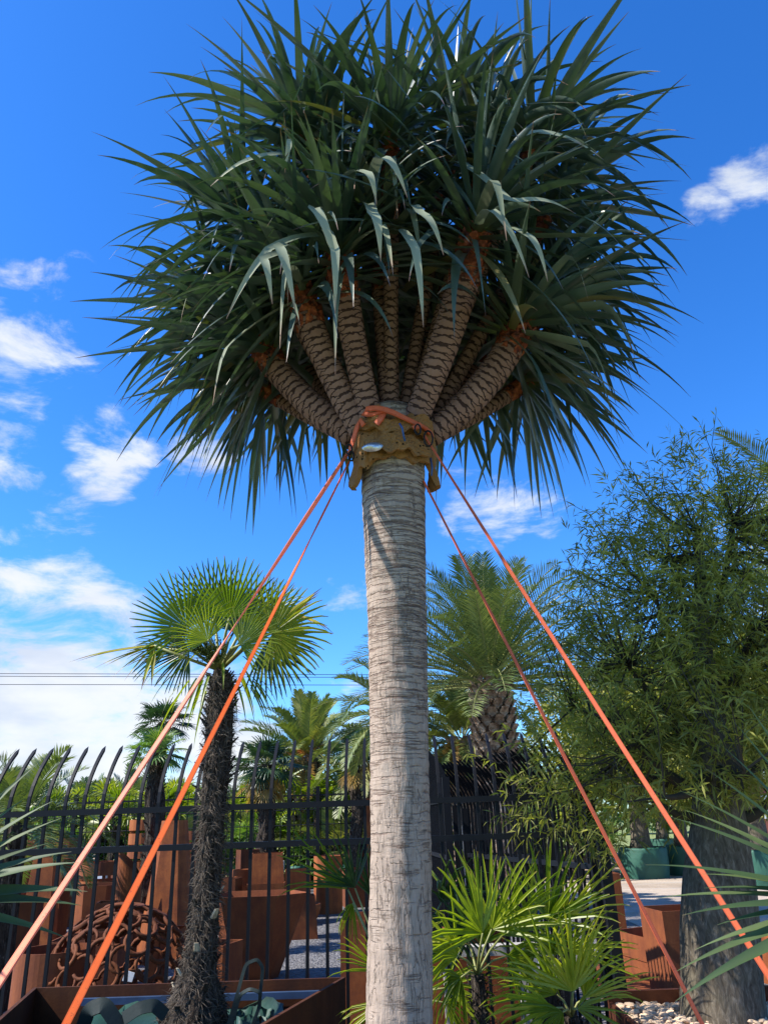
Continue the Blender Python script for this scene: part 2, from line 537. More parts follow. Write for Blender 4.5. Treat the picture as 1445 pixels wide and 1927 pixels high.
# ------------------------------------------------------------------ mesh helpers
class MB:
    def __init__(s):
        s.v, s.f, s.uv, s.mi = [], [], [], []

    def add(s, vs, fs, uv=None, mi=0):
        o = len(s.v)
        s.v.extend([tuple(p) for p in vs])
        s.f.extend([tuple(i + o for i in f) for f in fs])
        s.uv.extend(uv if uv is not None else [(0.5, 0.5)] * len(vs))
        s.mi.extend([mi] * len(fs))

    def box(s, lo, hi, mi=0, rot=0.0, c=None):
        x0, y0, z0 = lo
        x1, y1, z1 = hi
        vs = [(x0, y0, z0), (x1, y0, z0), (x1, y1, z0), (x0, y1, z0), (x0, y0, z1), (x1, y0, z1), (x1, y1, z1), (x0, y1, z1)]
        s.add(vs, [(0, 3, 2, 1), (4, 5, 6, 7), (0, 1, 5, 4), (1, 2, 6, 5), (2, 3, 7, 6), (3, 0, 4, 7)], mi=mi)

    def tube(s, pts, rad, n=12, mi=0, fr=None, up=None, cap=True, v0=0.0, twist=0.0, phase=None):
        pts = [Vector(p) for p in pts]
        m = len(pts)
        if not hasattr(rad, '__len__'):
            rad = [rad] * m
        vs, uv = [], []
        d0 = (pts[1] - pts[0]).normalized()
        ref = Vector(up) if up is not None else (Vector((0, 1, 0)) if abs(d0.y) < .9 else Vector((1, 0, 0)))
        e1 = (ref - d0 * ref.dot(d0)).normalized()
        L = v0
        for k in range(m):
            d = (pts[min(k + 1, m - 1)] - pts[max(k - 1, 0)]).normalized()
            e1 = (e1 - d * e1.dot(d)).normalized()
            e2 = d.cross(e1)
            if k:
                L += (pts[k] - pts[k - 1]).length
            for j in range(n + 1):
                a = 2 * math.pi * (j % n) / n + (phase or 0) + twist * k
                r = rad[k] * (fr(a, L) if fr else 1)
                vs.append(pts[k] + e1 * (math.cos(a) * r) + e2 * (math.sin(a) * r))
                uv.append((j / n, L))
        fs = []
        for k in range(m - 1):
            for j in range(n):
                a = k * (n + 1) + j
                fs.append((a, a + 1, a + n + 2, a + n + 1))
        if cap:
            fs.append(tuple(reversed(range(0, n))))
            b = (m - 1) * (n + 1)
            fs.append(tuple(range(b, b + n)))
        s.add(vs, fs, uv, mi)

    def build(s, name, m, parent=None, smooth=False):
        me = bpy.data.meshes.new(name)
        me.from_pydata(s.v, [], s.f)
        ms = m if isinstance(m, (list, tuple)) else [m]
        for q in ms:
            me.materials.append(q)
        if any(s.mi):
            me.polygons.foreach_set('material_index', s.mi)
        ul = me.uv_layers.new(name='UVMap')
        idx = np.empty(len(me.loops), dtype=np.int32)
        me.loops.foreach_get('vertex_index', idx)
        ul.data.foreach_set('uv', np.array(s.uv, dtype=np.float32)[idx].ravel())
        if smooth:
            me.polygons.foreach_set('use_smooth', [True] * len(me.polygons))
        me.update()
        o = bpy.data.objects.new(name, me)
        COL.objects.link(o)
        if parent is not None:
            o.parent = parent
        return o


def build_at(mb, name, m, parent=None, smooth=False):
    """mesh given in world coordinates; origin moved to its base centre"""
    a = np.array(mb.v)
    if parent is not None:
        c = np.array(parent['_o'])
    else:
        lo, hi = a.min(0), a.max(0)
        c = np.array([(lo[0] + hi[0]) / 2, (lo[1] + hi[1]) / 2, lo[2]])
    mb.v = [tuple(p) for p in (a - c)]
    o = mb.build(name, m, parent, smooth)
    if parent is None:
        o.location = c
    else:
        if parent.type == 'MESH' and '_o' in parent:
            pass
    o['_o'] = tuple(float(q) for q in c)
    return o


def tag(o, label, cat, group=None, kind=None):
    o['label'] = label
    o['category'] = cat
    if group:
        o['group'] = group
    if kind:
        o['kind'] = kind
    return o


def empty(name, loc, label, cat, group=None):
    o = bpy.data.objects.new(name, None)
    COL.objects.link(o)
    o.location = loc
    o.empty_display_size = .2
    o['_o'] = tuple(float(q) for q in loc)
    return tag(o, label, cat, group)


def copy_tree(o, parent=None):
    c = o.copy()
    COL.objects.link(c)
    c.parent = parent
    for ch in list(o.children):
        copy_tree(ch, c)
    return c


def rnd(a, b):
    return random.uniform(a, b)


def perp(d):
    r = Vector((0, 0, 1)) if abs(d.z) < .95 else Vector((1, 0, 0))
    a = d.cross(r).normalized()
    return a, d.cross(a).normalized()


def h2(a, b=0.0):
    q = math.sin(a * 12.9898 + b * 78.233) * 43758.5453
    return q - math.floor(q)


# ------------------------------------------------------------------ leaves
def strap_leaf(mb, base, d, nrm, L, w, g=.06, n=10, kink=None, u=.5, chan=.2, mi=0, basew=.75, twist=0.0):
    p = Vector(base)
    d = d.normalized()
    side = d.cross(nrm).normalized()
    vs, uv = [], []
    kt = kink if kink else 9
    for k in range(n + 1):
        t = k / n
        nn = side.cross(d).normalized()
        if t < .3:
            ww = w * (basew + (1 - basew) * t / .3)
        else:
            ww = w * max(.0, (1 - ((t - .3) / .7) ** 1.25)) ** 1.05
        ww = max(ww, .0012) * .5
        if kt < t < kt + 1.5 / n:
            c_ = .02
        else:
            c_ = chan
        vs += [p - side * ww, p - nn * (ww * 2 * c_), p + side * ww]
        uv += [(u, t)] * 3
        if k < n:
            gg = g * (.35 + 1.2 * t)
            nd = d + Vector((0, 0, -gg))
            if t >= kt and t < kt + 2.5 / n:
                nd = d + Vector((0, 0, -.9))
            elif t > kt:
                nd = d + Vector((0, 0, -.35))
            nd.normalize()
            d = nd
            if twist:
                side = (side + side.cross(d) * twist / n)
            side = (side - d * side.dot(d)).normalized()
            p = p + d * (L / n)
    fs = []
    for k in range(n):
        a = 3 * k
        fs += [(a, a + 1, a + 4, a + 3), (a + 1, a + 2, a + 5, a + 4)]
    mb.add(vs, fs, uv, mi)


def rosette(mb, pale, head, axis, N=85, L=1.08, w=.068, th=(6, 118), g=.055, kinkp=.06, lift=0.0, front=False):
    axis = axis.normalized()
    e1, e2 = perp(axis)
    ph = rnd(0, 6)
    for i in range(N):
        f = (i + .5) / N
        phi = ph + i * 2.39996 + rnd(-.15, .15)
        th_ = R_(th[0] + (th[1] - th[0]) * f ** .85 + rnd(-7, 7))
        r = e1 * math.cos(phi) + e2 * math.sin(phi)
        d = axis * math.cos(th_) + r * math.sin(th_)
        n_ = axis * math.sin(th_) - r * math.cos(th_)
        d.z += lift
        LL = L * (.62 + .38 * min(1, 2.2 * f)) * rnd(.85, 1.1)
        b = head + axis * (.05 - .24 * f * f) + r * (.035 + .03 * f)
        kk = None
        tgt = mb
        if f > .35 and random.random() < kinkp * (2.6 if (d.y < -.3) else .5):
            kk = rnd(.38, .62)
            tgt = pale
        strap_leaf(tgt, b, d, n_, LL, w * rnd(.8, 1.15), g * rnd(.15, 2.3), 12, kk, random.random(), twist=rnd(-.8, .8))


def fan_leaf(mb, C, m, nrm, Rr, spread=150, ns=34, fused=.45, droop=.12, u=None, mi=0, ragged=.06, fold=.3, jit=.012):
    m = m.normalized()
    nrm = (nrm - m * nrm.dot(m)).normalized()
    s = m.cross(nrm)
    dl = R_(2 * spread / ns)
    u0 = random.random() if u is None else u
    for i in range(ns):
        a = R_(-spread) + dl * (i + .5) + rnd(-jit, jit)
        rr = Rr * (.80 + .20 * math.cos(a * .75)) * (1 + rnd(-ragged, ragged))
        d = (m * math.cos(a) + s * math.sin(a) + nrm * rnd(-2.5, 2.5) * jit).normalized()
        q = nrm.cross(d).normalized()
        cup = nrm * (.10 * Rr * (abs(a) / 2.6) ** 2)
        p = Vector(C)
        vs, uv = [], []
        prof = ((0.02, .0), (fused * .6, fused * .6), (fused, fused), (.66, fused * 1.05), (.88, fused * .8), (1.0, fused * .25))
        dd = d.copy()
        last = 0
        dr = droop * rnd(.3, 1.8)
        for t, wt_ in prof:
            if t > fused:
                dd = (dd + Vector((0, 0, -dr * (t - fused) * 2.0))).normalized()
            p = p + dd * (rr * (t - last)) + cup * (t - last)
            last = t
            ww = (1.5 if jit > .03 and t > .1 else 1) * rr * max(wt_, .02) * math.tan(dl / 2) * (1.02 if t <= fused else .64)
            vs += [p - q * ww, p - nrm * ww * fold * 2, p + q * ww]
            uv += [((u0 * .7 + .3 * h2(i, u0)), t)] * 3
        fs = []
        for k in range(len(prof) - 1):
            b = 3 * k
            fs += [(b, b + 1, b + 4, b + 3), (b + 1, b + 2, b + 5, b + 4)]
        mb.add(vs, fs, uv, mi)


def fan_crown(mb, hub, N, Lp, Rr, th=(5, 110), spread=140, ns=28, droop=.15, stalks=None, seed=1, mi_fn=None, bendy=.15):
    for i in range(N):
        f = (i + .5) / N
        phi = i * 2.39996 + seed + rnd(-.2, .2)
        t = R_(th[0] + (th[1] - th[0]) * f + rnd(-5, 5))
        d = Vector((math.cos(phi) * math.sin(t), math.sin(phi) * math.sin(t), math.cos(t)))
        L = Lp * rnd(.8, 1.15) * (.55 + .45 * min(1, 2 * f))
        mid = Vector(hub) + d * L * .55
        d2 = (d + Vector((0, 0, -bendy * (.4 + f)))).normalized()
        C = mid + d2 * L * .45
        (stalks or mb).tube([hub, mid, C], [.011 * Lp / .5, .009 * Lp / .5, .006 * Lp / .5], 5, 0)
        up = Vector((0, 0, 1)) - d2 * d2.z
        if up.length < .2:
            up = Vector((math.cos(phi), math.sin(phi), 0)) * -1
        tw = Vector((rnd(-.4, .4), rnd(-.4, .4), rnd(-.2, .2)))
        fan_leaf(mb, C, d2, up.normalized() + tw, Rr * rnd(.85, 1.1) * (.75 + .25 * min(1, 2 * f)), spread, ns, droop=droop * (.6 + f), mi=mi_fn(f) if mi_fn else 0)


def frond(mb, base, d, L, leaf=.26, arch=.09, n=16, per=4, w=.02, u=None, mi=0, vee=.45, stalk_mb=None, st=.12, dr=.25):
    p = Vector(base)
    d = d.normalized()
    h = Vector((d.x, d.y, 0))
    if h.length < .05:
        a = rnd(0, 6.28)
        h = Vector((math.cos(a), math.sin(a), 0))
    h.normalize()
    side = Vector((0, 0, 1)).cross(h).normalized()
    if side.dot(d) > .9:
        side = perp(d)[0]
    u0 = random.random() if u is None else u
    pts = [p.copy()]
    for k in range(n):
        t = k / n
        seg = L / n
        if t >= st:
            up = side.cross(d).normalized() * -1
            if up.z < 0 and abs(up.z) > .02 and d.z > -.98:
                up = -up
            for j in range(per):
                tt = t + j / per / n
                q = p + d * (seg * j / per)
                sz = leaf * (math.sin(math.pi * min(1, .12 + .88 * (tt - st) / (1 - st))) ** .55 * .9 + .12) * rnd(.85, 1.12)
                for sg in (-1, 1):
                    ld = (side * sg * .85 + d * (.55 + .5 * tt) + up * (vee * rnd(.6, 1.3))).normalized()
                    l2 = (ld + Vector((0, 0, -dr * rnd(.4, 1.6)))).normalized()
                    wd = ld.cross(up).normalized() * (w * .5)
                    a_, b_ = q + ld * sz * .5, q + ld * sz * .5 + l2 * sz * .5
                    uu = (u0 * .6 + .4 * random.random())
                    mb.add([q - wd * .5, q + wd * .5, a_ + wd, a_ - wd, b_], [(0, 1, 2, 3), (3, 2, 4)], [(uu, .1), (uu, .1), (uu, .5), (uu, .5), (uu, .93)], mi)
        p = p + d * seg
        d = (d + Vector((0, 0, -arch * (.4 + 1.3 * t)))).normalized()
        side = (side - d * side.dot(d)).normalized()
        pts.append(p.copy())
    (stalk_mb or mb).tube(pts, [.016 * L / 1.8 * (1.15 - k / len(pts)) for k in range(len(pts))], 4, 0 if stalk_mb else mi, cap=False)


def date_crown(mb, stalk, hub, N, L, leaf, w, th=(3, 118), arch=.085, n=14, per=4, old=None, seed=0.0, spread=.12):
    for i in range(N):
        f = (i + .5) / N
        phi = i * 2.39996 + seed
        t = R_(th[0] + (th[1] - th[0]) * f ** .9 + rnd(-5, 5))
        d = Vector((math.cos(phi) * math.sin(t), math.sin(phi) * math.sin(t), math.cos(t)))
        b = Vector(hub) + Vector((d.x, d.y, 0)) * spread - Vector((0, 0, spread * 1.3 * f))
        tgt = old if (old is not None and f > .9) else mb
        frond(tgt, b, d, L * rnd(.85, 1.08) * (.75 + .25 * min(1, 3 * f)), leaf, arch * rnd(.7, 1.3), n, per, w, stalk_mb=stalk)


# ------------------------------------------------------------------ ground
def sheet(name, x0, x1, y0, y1, z, m, label, nx=1, kind='structure'):
    mb = MB()
    mb.add([(x0, y0, z), (x1, y0, z), (x1, y1, z), (x0, y1, z)], [(0, 1, 2, 3)])
    o = mb.build(name, m)
    o['kind'] = kind
    o['label'] = label
    return o


sheet('ground', -600, 600, -60, 900, -.008, M['grass'], 'dry grassy ground reaching to the horizon')
sheet('gravel_yard', -14, 3.6, 2.0, 24, 0, M['gravel'], 'grey crushed gravel under the rusty planters')
sheet('nursery_floor', -60, 3.6, 24.02, 60, -.001, M['mulch'], 'brown mulch floor of the palm nursery')
sheet('dirt_track', 3.62, 40, 2.0, 24, -.002, M['dirt'], 'pale dirt track to the right of the fence')
sheet('mulch_verge', 3.62, 40, 24.02, 36, -.0015, M['mulch'], 'bark mulch verge under the bagged trees')

# ------------------------------------------------------------------ the dragon tree
TY = 4.2
tb = P(751, 1927, TY)
path = []
for py, px, r in ((2350, 752, .165), (2100, 751, .160), (1927, 751, .156), (1760, 753, .153), (1600, 755, .152), (1450, 753, .152), (1300, 750, .157), (1150, 746, .165), (1000, 742, .180), (900, 739, .189), (820, 737, .19), (775, 736, .14)):
    p = P(px, py, TY)
    path.append((p, r))
base = path[0][0].copy()
base.z = 0.0
path = [(base, .18)] + [(p, r) for p, r in path if p.z > .15]
# resample smoothly
pp, rr = [], []
zs = [p.z for p, r in path]
for k in range(160):
    z = zs[-1] * k / 159
    pp.append(Vector((np.interp(z, zs, [p.x for p, r in path]), np.interp(z, zs, [p.y for p, r in path]), z)))
    rr.append(float(np.interp(z, zs, [r for p, r in path])) * (1 + .010 * math.sin(k * 1.7) + .012 * (h2(k) - .5)))


def tfr(a, L):
    return 1 + .014 * math.sin(3 * a + L * 2) + .010 * math.sin(7 * a - L * 5) + .008 * math.sin(13 * a + L * 11) + .004 * math.sin(L * 140 + 2 * math.sin(a * 3 + L))


dragon = empty('dragon_tree', base, 'tall dragon tree with grey ringed trunk and huge spiky crown, held by orange straps', 'tree')
mb = MB()
mb.tube(pp, rr, 72, fr=tfr, up=(0, 1, 0))
build_at(mb, 'trunk', M['dtrunk'], dragon, True)
J = P(738, 812, TY)
HEADS = [  # px, py, Y, branch base px, base radius, sag
    (500, 648, 4.30, 668, .105, -.10), (570, 548, 3.95, 690, .105, -.06), (640, 488, 3.80, 706, .098, -.02), (722, 478, 4.10, 735, .090, 0),
    (888, 448, 3.72, 768, .108, .05), (968, 612, 4.15, 806, .112, .13), (905, 640, 4.75, 800, .09, .05), (620, 345, 4.1, 715, .085, 0),
    (905, 325, 4.05, 760, .085, 0), (735, 285, 3.75, 735, .08, 0), (540, 640, 4.85, 690, .085, 0), (720, 610, 5.1, 735, .085, 0),
    (470, 440, 4.1, 690, .085, 0), (1020, 410, 4.2, 790, .085, 0), (850, 265, 4.1, 750, .08, 0), (575, 275, 3.95, 720, .08, 0), (990, 290, 3.95, 770, .08, 0), (820, 540, 4.8, 760, .08, 0),
    (600, 705, 5.0, 715, .08, 0), (835, 690, 5.1, 755, .07, 0), (495, 725, 4.7, 695, .08, -.05), (985, 715, 4.75, 785, .08, .05), (725, 690, 5.2, 738, .08, 0), (425, 590, 4.5, 690, .075, 0), (1045, 560, 4.5, 790, .075, 0)]
for i, (px, py, Y, bx, br, sag) in enumerate(HEADS):
    H = P(px, py, Y)
    H = H + (H - J) * .07
    B = P(bx, 815, TY + .02 + max(-.08, min(.10, (Y - 4.1) * .25)))
    br *= .86 if i < 6 else .62
    if i > 5:
        B.y += .12
    if i > 17:
        B.z -= .02
    B.z -= .02
    ctrl = (B + H) / 2 + Vector((sag * 1.2, 0, -abs(sag) * .6))
    if i == 5:
        ctrl = (B + H) / 2 + Vector((.13, 0, -.07))
    pts, rd = [], []
    for k in range(29):
        t = k / 28
        q = B * (1 - t) ** 2 + ctrl * 2 * t * (1 - t) + H * t * t
        pts.append(q)
        rd.append(br * (.88 + .17 * t + .05 * math.sin(t * 7 + i)) * (1 + .012 * math.sin(k * 2.2)))
    ax = (pts[-1] - pts[-6]).normalized()
    mb = MB()
    mb.tube(pts[:23], rd[:23], 26, fr=lambda a, L: 1 + .02 * math.sin(2 * a + L * 4) + .012 * math.sin(L * 132 + 3 * math.sin(a)), up=(0, 1, 0))
    br_o = build_at(mb, 'branch', M['dbranch'], dragon, True)
    mb = MB()
    mb.tube(pts[20:], [rd[22] * q for q in (1.0, 1.0, 1.0, 1.0, .98, .95, .9, .8, .6)], 22, fr=lambda a, L: 1 + .07 * math.sin(5 * a + L * 40) + .06 * math.sin(9 * a - L * 70), up=(0, 1, 0))
    for q in range(46):                    # torn orange leaf-base scales round the growing tip
        a = q * 2.39996
        t = q / 46
        k = 20 + t * 7
        c = pts[int(k)].lerp(pts[min(28, int(k) + 1)], k - int(k))
        e1, e2 = perp(ax)
        r_ = e1 * math.cos(a) + e2 * math.sin(a)
        s_ = ax.cross(r_)
        rr0 = rd[22] * 1.0
        w_ = rnd(.02, .035)
        l_ = rnd(.03, .06)
        c0 = c + r_ * rr0
        mb.add([c0 - s_ * w_, c0 + s_ * w_, c0 + s_ * w_ * .4 + ax * l_ + r_ * .014, c0 - s_ * w_ * .5 + ax * l_ * .8 + r_ * .006], [(0, 1, 2, 3)])
    build_at(mb, 'leaf_sheath', M['sheath'], br_o, False)
    out = (H - J)
    out.z *= .55
    axis = (ax * .7 + out.normalized() * .6)
    mb, pale = MB(), MB()
    rosette(mb, pale, H, axis, N=80 if i < 10 else (62 if i < 18 else 66), L=1.14 if i < 18 else .95, w=.064, g=.085, kinkp=.05 if i < 6 else .0, th=(6, 104 if i < 6 else 118), lift=0 if i < 18 else -.10)
    lo = build_at(mb, 'leaf_rosette', M['dleaf'], dragon, True)
    if pale.v:
        build_at(pale, 'bent_leaves', M['dpale'], lo, True)

# the conspicuous bent pale leaves hanging in front of the branches: start, bend, tip in the photo
mb = MB()
for (ax_, ay, bx_, by, tx, ty, Y, w) in (
        (700, 330, 718, 292, 766, 372, 3.45, .05), (650, 330, 686, 322, 708, 385, 3.45, .045), (690, 380, 702, 402, 716, 492, 3.5, .05), (770, 385, 792, 400, 834, 480, 3.5, .045),
        (745, 430, 775, 455, 796, 615, 3.55, .045), (600, 400, 590, 390, 636, 510, 3.5, .055), (560, 470, 522, 462, 556, 590, 3.5, .05), (560, 480, 492, 486, 512, 572, 3.5, .042),
        (610, 430, 626, 460, 630, 590, 3.5, .045), (900, 420, 925, 392, 995, 522, 3.55, .045), (940, 430, 990, 440, 1030, 530, 3.6, .04), (940, 330, 1000, 245, 1135, 300, 3.7, .05),
        (600, 440, 500, 470, 425, 600, 3.6, .04), (560, 300, 500, 290, 395, 350, 3.6, .04), (640, 370, 545, 260, 535, 325, 3.6, .04), (860, 300, 960, 378, 1080, 400, 3.6, .045)):
    Y -= .42
    w *= 1.15
    A, B_, T = P(ax_, ay, Y + .25), P(bx_, by, Y), P(tx, ty, Y + .03)
    n_ = 12
    vs, uv = [], []
    u0 = random.random()
    prev = None
    for k in range(n_ + 1):
        t = k / n_
        bz = .35
        if t < bz:
            q = A.lerp(B_, t / bz)
            q.z += .03 * math.sin(math.pi * t / bz)
        else:
            q = B_.lerp(T, (t - bz) / (1 - bz))
            q += Vector((.012 * math.sin(3 * t), -.03 * math.sin(math.pi * (t - bz) / (1 - bz)), .02 * math.sin(math.pi * (t - bz) / (1 - bz))))
        vs.append(q)
    pts = vs
    vs = []
    for k, q in enumerate(pts):
        t = k / n_
        d = (pts[min(k + 1, n_)] - pts[max(k - 1, 0)]).normalized()
        s_ = d.cross(Vector((.15, -1, .3))).normalized()
        nn = s_.cross(d)
        ww = w * .5 * (1 - max(0, (t - .25) / .75) ** 1.5) + .001
        vs += [q - s_ * ww, q - nn * ww * .35, q + s_ * ww]
        uv += [(u0, t)] * 3
    fs = []
    for k in range(n_):
        a = 3 * k
        fs += [(a, a + 1, a + 4, a + 3), (a + 1, a + 2, a + 5, a + 4)]
    mb.add(vs, fs, uv)
build_at(mb, 'hanging_leaves', M['dpale2'], dragon, True)

# ------------------------------------------------------------------ foam, foil, straps
fc = P(737, 850, TY)
foam = empty('foam_padding', (fc.x, fc.y, fc.z - .3), 'ragged mustard foam padding wrapped round the top of the dragon tree trunk', 'padding')


def foam_sheet(a0, a1, top, bot, rf, th_, n=60, m=14):
    mb = MB()
    outer, inner, uv = [], [], []
    for i in range(n + 1):
        a = a0 + (a1 - a0) * i / n
        pxz = (i / n)
        zt, zb = top(pxz), bot(pxz)
        for j in range(m + 1):
            t = j / m
            z = zb + (zt - zb) * t
            cx = float(np.interp(z, zs, [p.x for p, r in path]))
            cy = float(np.interp(z, zs, [p.y for p, r in path]))
            r = rf(pxz, t) + .007 * math.sin(9 * a + 30 * z) + .009 * math.sin(21 * z + 5 * a) + .008 * (h2(i, j) - .5)
            outer.append(Vector((cx + math.cos(a) * (r + th_), cy + math.sin(a) * (r + th_), z)))
            inner.append(Vector((cx + math.cos(a) * r, cy + math.sin(a) * r, z)))
    fs = []
    o = len(outer)
    for i in range(n):
        for j in range(m):
            a = i * (m + 1) + j
            b = a + m + 1
            fs.append((a, b, b + 1, a + 1))
            fs.append((o + a, o + a + 1, o + b + 1, o + b))
    for i in range(n):
        for j in (0, m):
            a = i * (m + 1) + j
            b = a + m + 1
            fs.append((a, o + a, o + b, b) if j == 0 else (a, b, o + b, o + a))
    for i in (0, n):
        for j in range(m):
            a = i * (m + 1) + j
            fs.append((a, a + 1, o + a + 1, o + a) if i == 0 else (a, o + a, o + a + 1, a + 1))
    mb.add(outer + inner, fs)
    return mb


zT, zB = P(737, 792, TY - .2).z, P(737, 862, TY - .2).z
zLow = P(660, 915, TY - .1).z


def f_top(p):
    return zT + .02 + .05 * math.sin(p * 5) + .022 * math.sin(p * 23) + .018 * math.sin(p * 41 + 1) - .05 * max(0, .15 - p) * 6


def f_bot(p):
    base_ = zB + .015 * math.sin(p * 17) + .010 * math.sin(p * 47)
    if p < .24:
        base_ = zLow + .03 * math.sin(p * 40) + (.05 if p > .17 else 0) + .02 * h2(int(p * 40))
    if p > .86:
        base_ = zLow + .01
    return base_


mb = foam_sheet(math.pi + .15, 2 * math.pi + .25, f_top, f_bot, lambda p, t: .20 + .02 * (1 - t) * (1 if p < .24 or p > .86 else -.2) + .02 * math.sin(p * 9), .03)
build_at(mb, 'foam_sheet', M['foam'], foam, False)
mb = foam_sheet(math.pi + .65, 2 * math.pi + .0, lambda p: zT + .035 - .03 * math.sin(p * 6) + .012 * math.sin(p * 31) - .05 * p, lambda p: zT - .065 - .06 * p + .022 * math.sin(p * 13) + .012 * math.sin(p * 37), lambda p, t: .238 + .016 * math.sin(p * 12), .028)
build_at(mb, 'foam_flap', M['foam'], foam, False)
mb = foam_sheet(math.pi + .95, 2 * math.pi - .55, lambda p: zB + .085 + .055 * math.sin(p * 3.1) + .01 * math.sin(p * 30), lambda p: zB + .02 + .015 * math.sin(p * 14) + .01 * math.sin(p * 33), lambda p, t: .236 + .02 * math.sin(p * 7) + .02 * (1 - t), .022)
build_at(mb, 'foam_fold', M['foam'], foam, False)
mb = MB()
fcn = P(701, 841, TY - .30)
ring = []
for rr_, dz in ((1.0, 0), (.75, .014), (.4, .022)):
    ring.append([(fcn + Vector((math.cos(a) * .060 * rr_, -dz + .012 * math.cos(a), math.sin(a) * .030 * rr_ + .010 * math.cos(a) * rr_))) for a in np.linspace(0, 2 * math.pi, 19)[:-1]])
vs = [q for r_ in ring for q in r_]
fs = [(k * 18 + j, k * 18 + (j + 1) % 18, (k + 1) * 18 + (j + 1) % 18, (k + 1) * 18 + j) for k in range(2) for j in range(18)]
fs.append(tuple(range(36, 54)))
mb.add(vs, fs)
o = build_at(mb, 'foil_patch', M['foil'], foam, True)
for q in range(3):
    pass


def ribbon(mb, pts, w, face, th_=.0025, flat=None):
    """flat webbing; face(k) = direction its broad side looks to"""
    pts = [Vector(p) for p in pts]
    n = len(pts)
    vs, uv, fs = [], [], []
    L = 0
    for k, p in enumerate(pts):
        d = (pts[min(k + 1, n - 1)] - pts[max(k - 1, 0)]).normalized()
        fd = face(k / (n - 1))
        s_ = d.cross(fd).normalized()
        nn = s_.cross(d).normalized()
        if k:
            L += (p - pts[k - 1]).length
        h = (w(k / (n - 1)) if callable(w) else w) / 2
        vs += [p - s_ * h + nn * th_, p + s_ * h + nn * th_, p + s_ * h - nn * th_, p - s_ * h - nn * th_]
        uv += [(0, L), (1, L), (1, L), (0, L)]
    for k in range(n - 1):
        a = 4 * k
        for j in range(4):
            fs.append((a + j, a + (j + 1) % 4, a + 4 + (j + 1) % 4, a + 4 + j))
    fs += [(3, 2, 1, 0), (4 * n - 4, 4 * n - 3, 4 * n - 2, 4 * n - 1)]
    mb.add(vs, fs, uv)


def long_strap(A, Bp, w, f0, f1, m, label, twist_at=.1, sag=.01):
    # run on to the ground
    d = Bp - A
    T = A + d * (A.z / -d.z) * .995
    n = 60
    pts = []
    for k in range(n + 1):
        t = k / n
        q = A.lerp(T, t)
        q.z -= sag * 4 * t * (1 - t)
        pts.append(q)

    def face(t):
        s_ = max(0, min(1, (t - twist_at) / .35))
        return (f0 * (1 - s_) + f1 * s_).normalized() + Vector((.05 * math.sin(t * 20), 0, .05 * math.cos(t * 17)))
    mb = MB()
    ribbon(mb, pts, w, face)
    o = build_at(mb, 'guy_strap', m, None, False)
    tag(o, label, 'strap', 'orange guy straps holding the dragon tree')
    return o


toc = lambda p: (EYE - p).normalized()
long_strap(P(655, 852, 4.1), P(0, 1842, 2.35), lambda t: .026 + .024 * min(1, t * 1.5), Vector((-.9, .35, .3)), Vector((-.62, -.55, .62)), M['strap_a'],
           'widest strap, coloured pale as if sunlit, running from the trunk top down to the left edge of the picture', .12)
long_strap(P(657, 868, 4.12), P(122, 1927, 2.30), lambda t: .007 + .014 * min(1, t * 1.5), Vector((-.5, .85, .1)), Vector((.15, -.95, .45)), M['strap_b'],
           'bright orange strap crossing in front of the shaggy palm trunk to the lower left', .02)
long_strap(P(797, 905, 4.12), P(1322, 1927, 3.75), .018, Vector((.6, -.6, .5)), Vector((.2, -.8, .5)), M['strap_c'],
           'thin orange strap ending over the tan pebbles at lower right')
long_strap(P(796, 815, 4.02), P(1447, 1835, 3.0), lambda t: .015 + .008 * t, Vector((.5, -.8, .4)), Vector((-.3, -.8, .6)), M['strap_c'],
           'orange strap crossing the bottle tree trunk down to the right edge')


def arc_on_trunk(a0, a1, z0, z1, r, n=26, wob=.01):
    pts = []
    for k in range(n + 1):
        t = k / n
        a = a0 + (a1 - a0) * t
        z = z0 + (z1 - z0) * t + wob * math.sin(t * 8)
        pts.append(Vector((fc.x + math.cos(a) * r, fc.y + math.sin(a) * r, z)))
    return pts


sling = empty('sling', (fc.x, fc.y, zT - .1), 'orange webbing sling knotted over the foam between the dragon tree branches', 'sling')
outw = lambda t: Vector((math.cos(math.pi * 1.1 + t * math.pi * .85), math.sin(math.pi * 1.1 + t * math.pi * .85), .35))
mb = MB()
ribbon(mb, arc_on_trunk(math.pi * 1.33, math.pi * 1.83, zT + .06, zT - .085, .285), .036, lambda t: Vector((math.cos(math.pi * (1.33 + .5 * t)), math.sin(math.pi * (1.33 + .5 * t)), .3)), .004)
build_at(mb, 'webbing', M['strap_c'], sling)
mb = MB()
ribbon(mb, arc_on_trunk(math.pi * 1.30, math.pi * 1.62, zT + .045, zT - .01, .275, wob=-.015), .03, lambda t: Vector((math.cos(math.pi * (1.3 + .3 * t)), math.sin(math.pi * (1.3 + .3 * t)), .5)), .004)
ribbon(mb, [P(708, 798, 3.93), P(716, 788, 3.92), P(722, 776, 3.94), P(724, 768, 3.99)], .04, lambda t: Vector((-.3, -1, .2)), .004)
ribbon(mb, [P(684, 800, 3.95), P(678, 790, 3.98), P(672, 803, 3.98), P(664, 830, 4.0), P(656, 856, 4.08)], .03, lambda t: Vector((-.6, -1, .2)), .004)
ribbon(mb, [P(778, 806, 3.92), P(792, 799, 3.93), P(802, 806, 3.98), P(803, 815, 4.05)], .034, lambda t: Vector((.5, -1, .4)), .004)
build_at(mb, 'webbing_tail', M['strap_c'], sling)
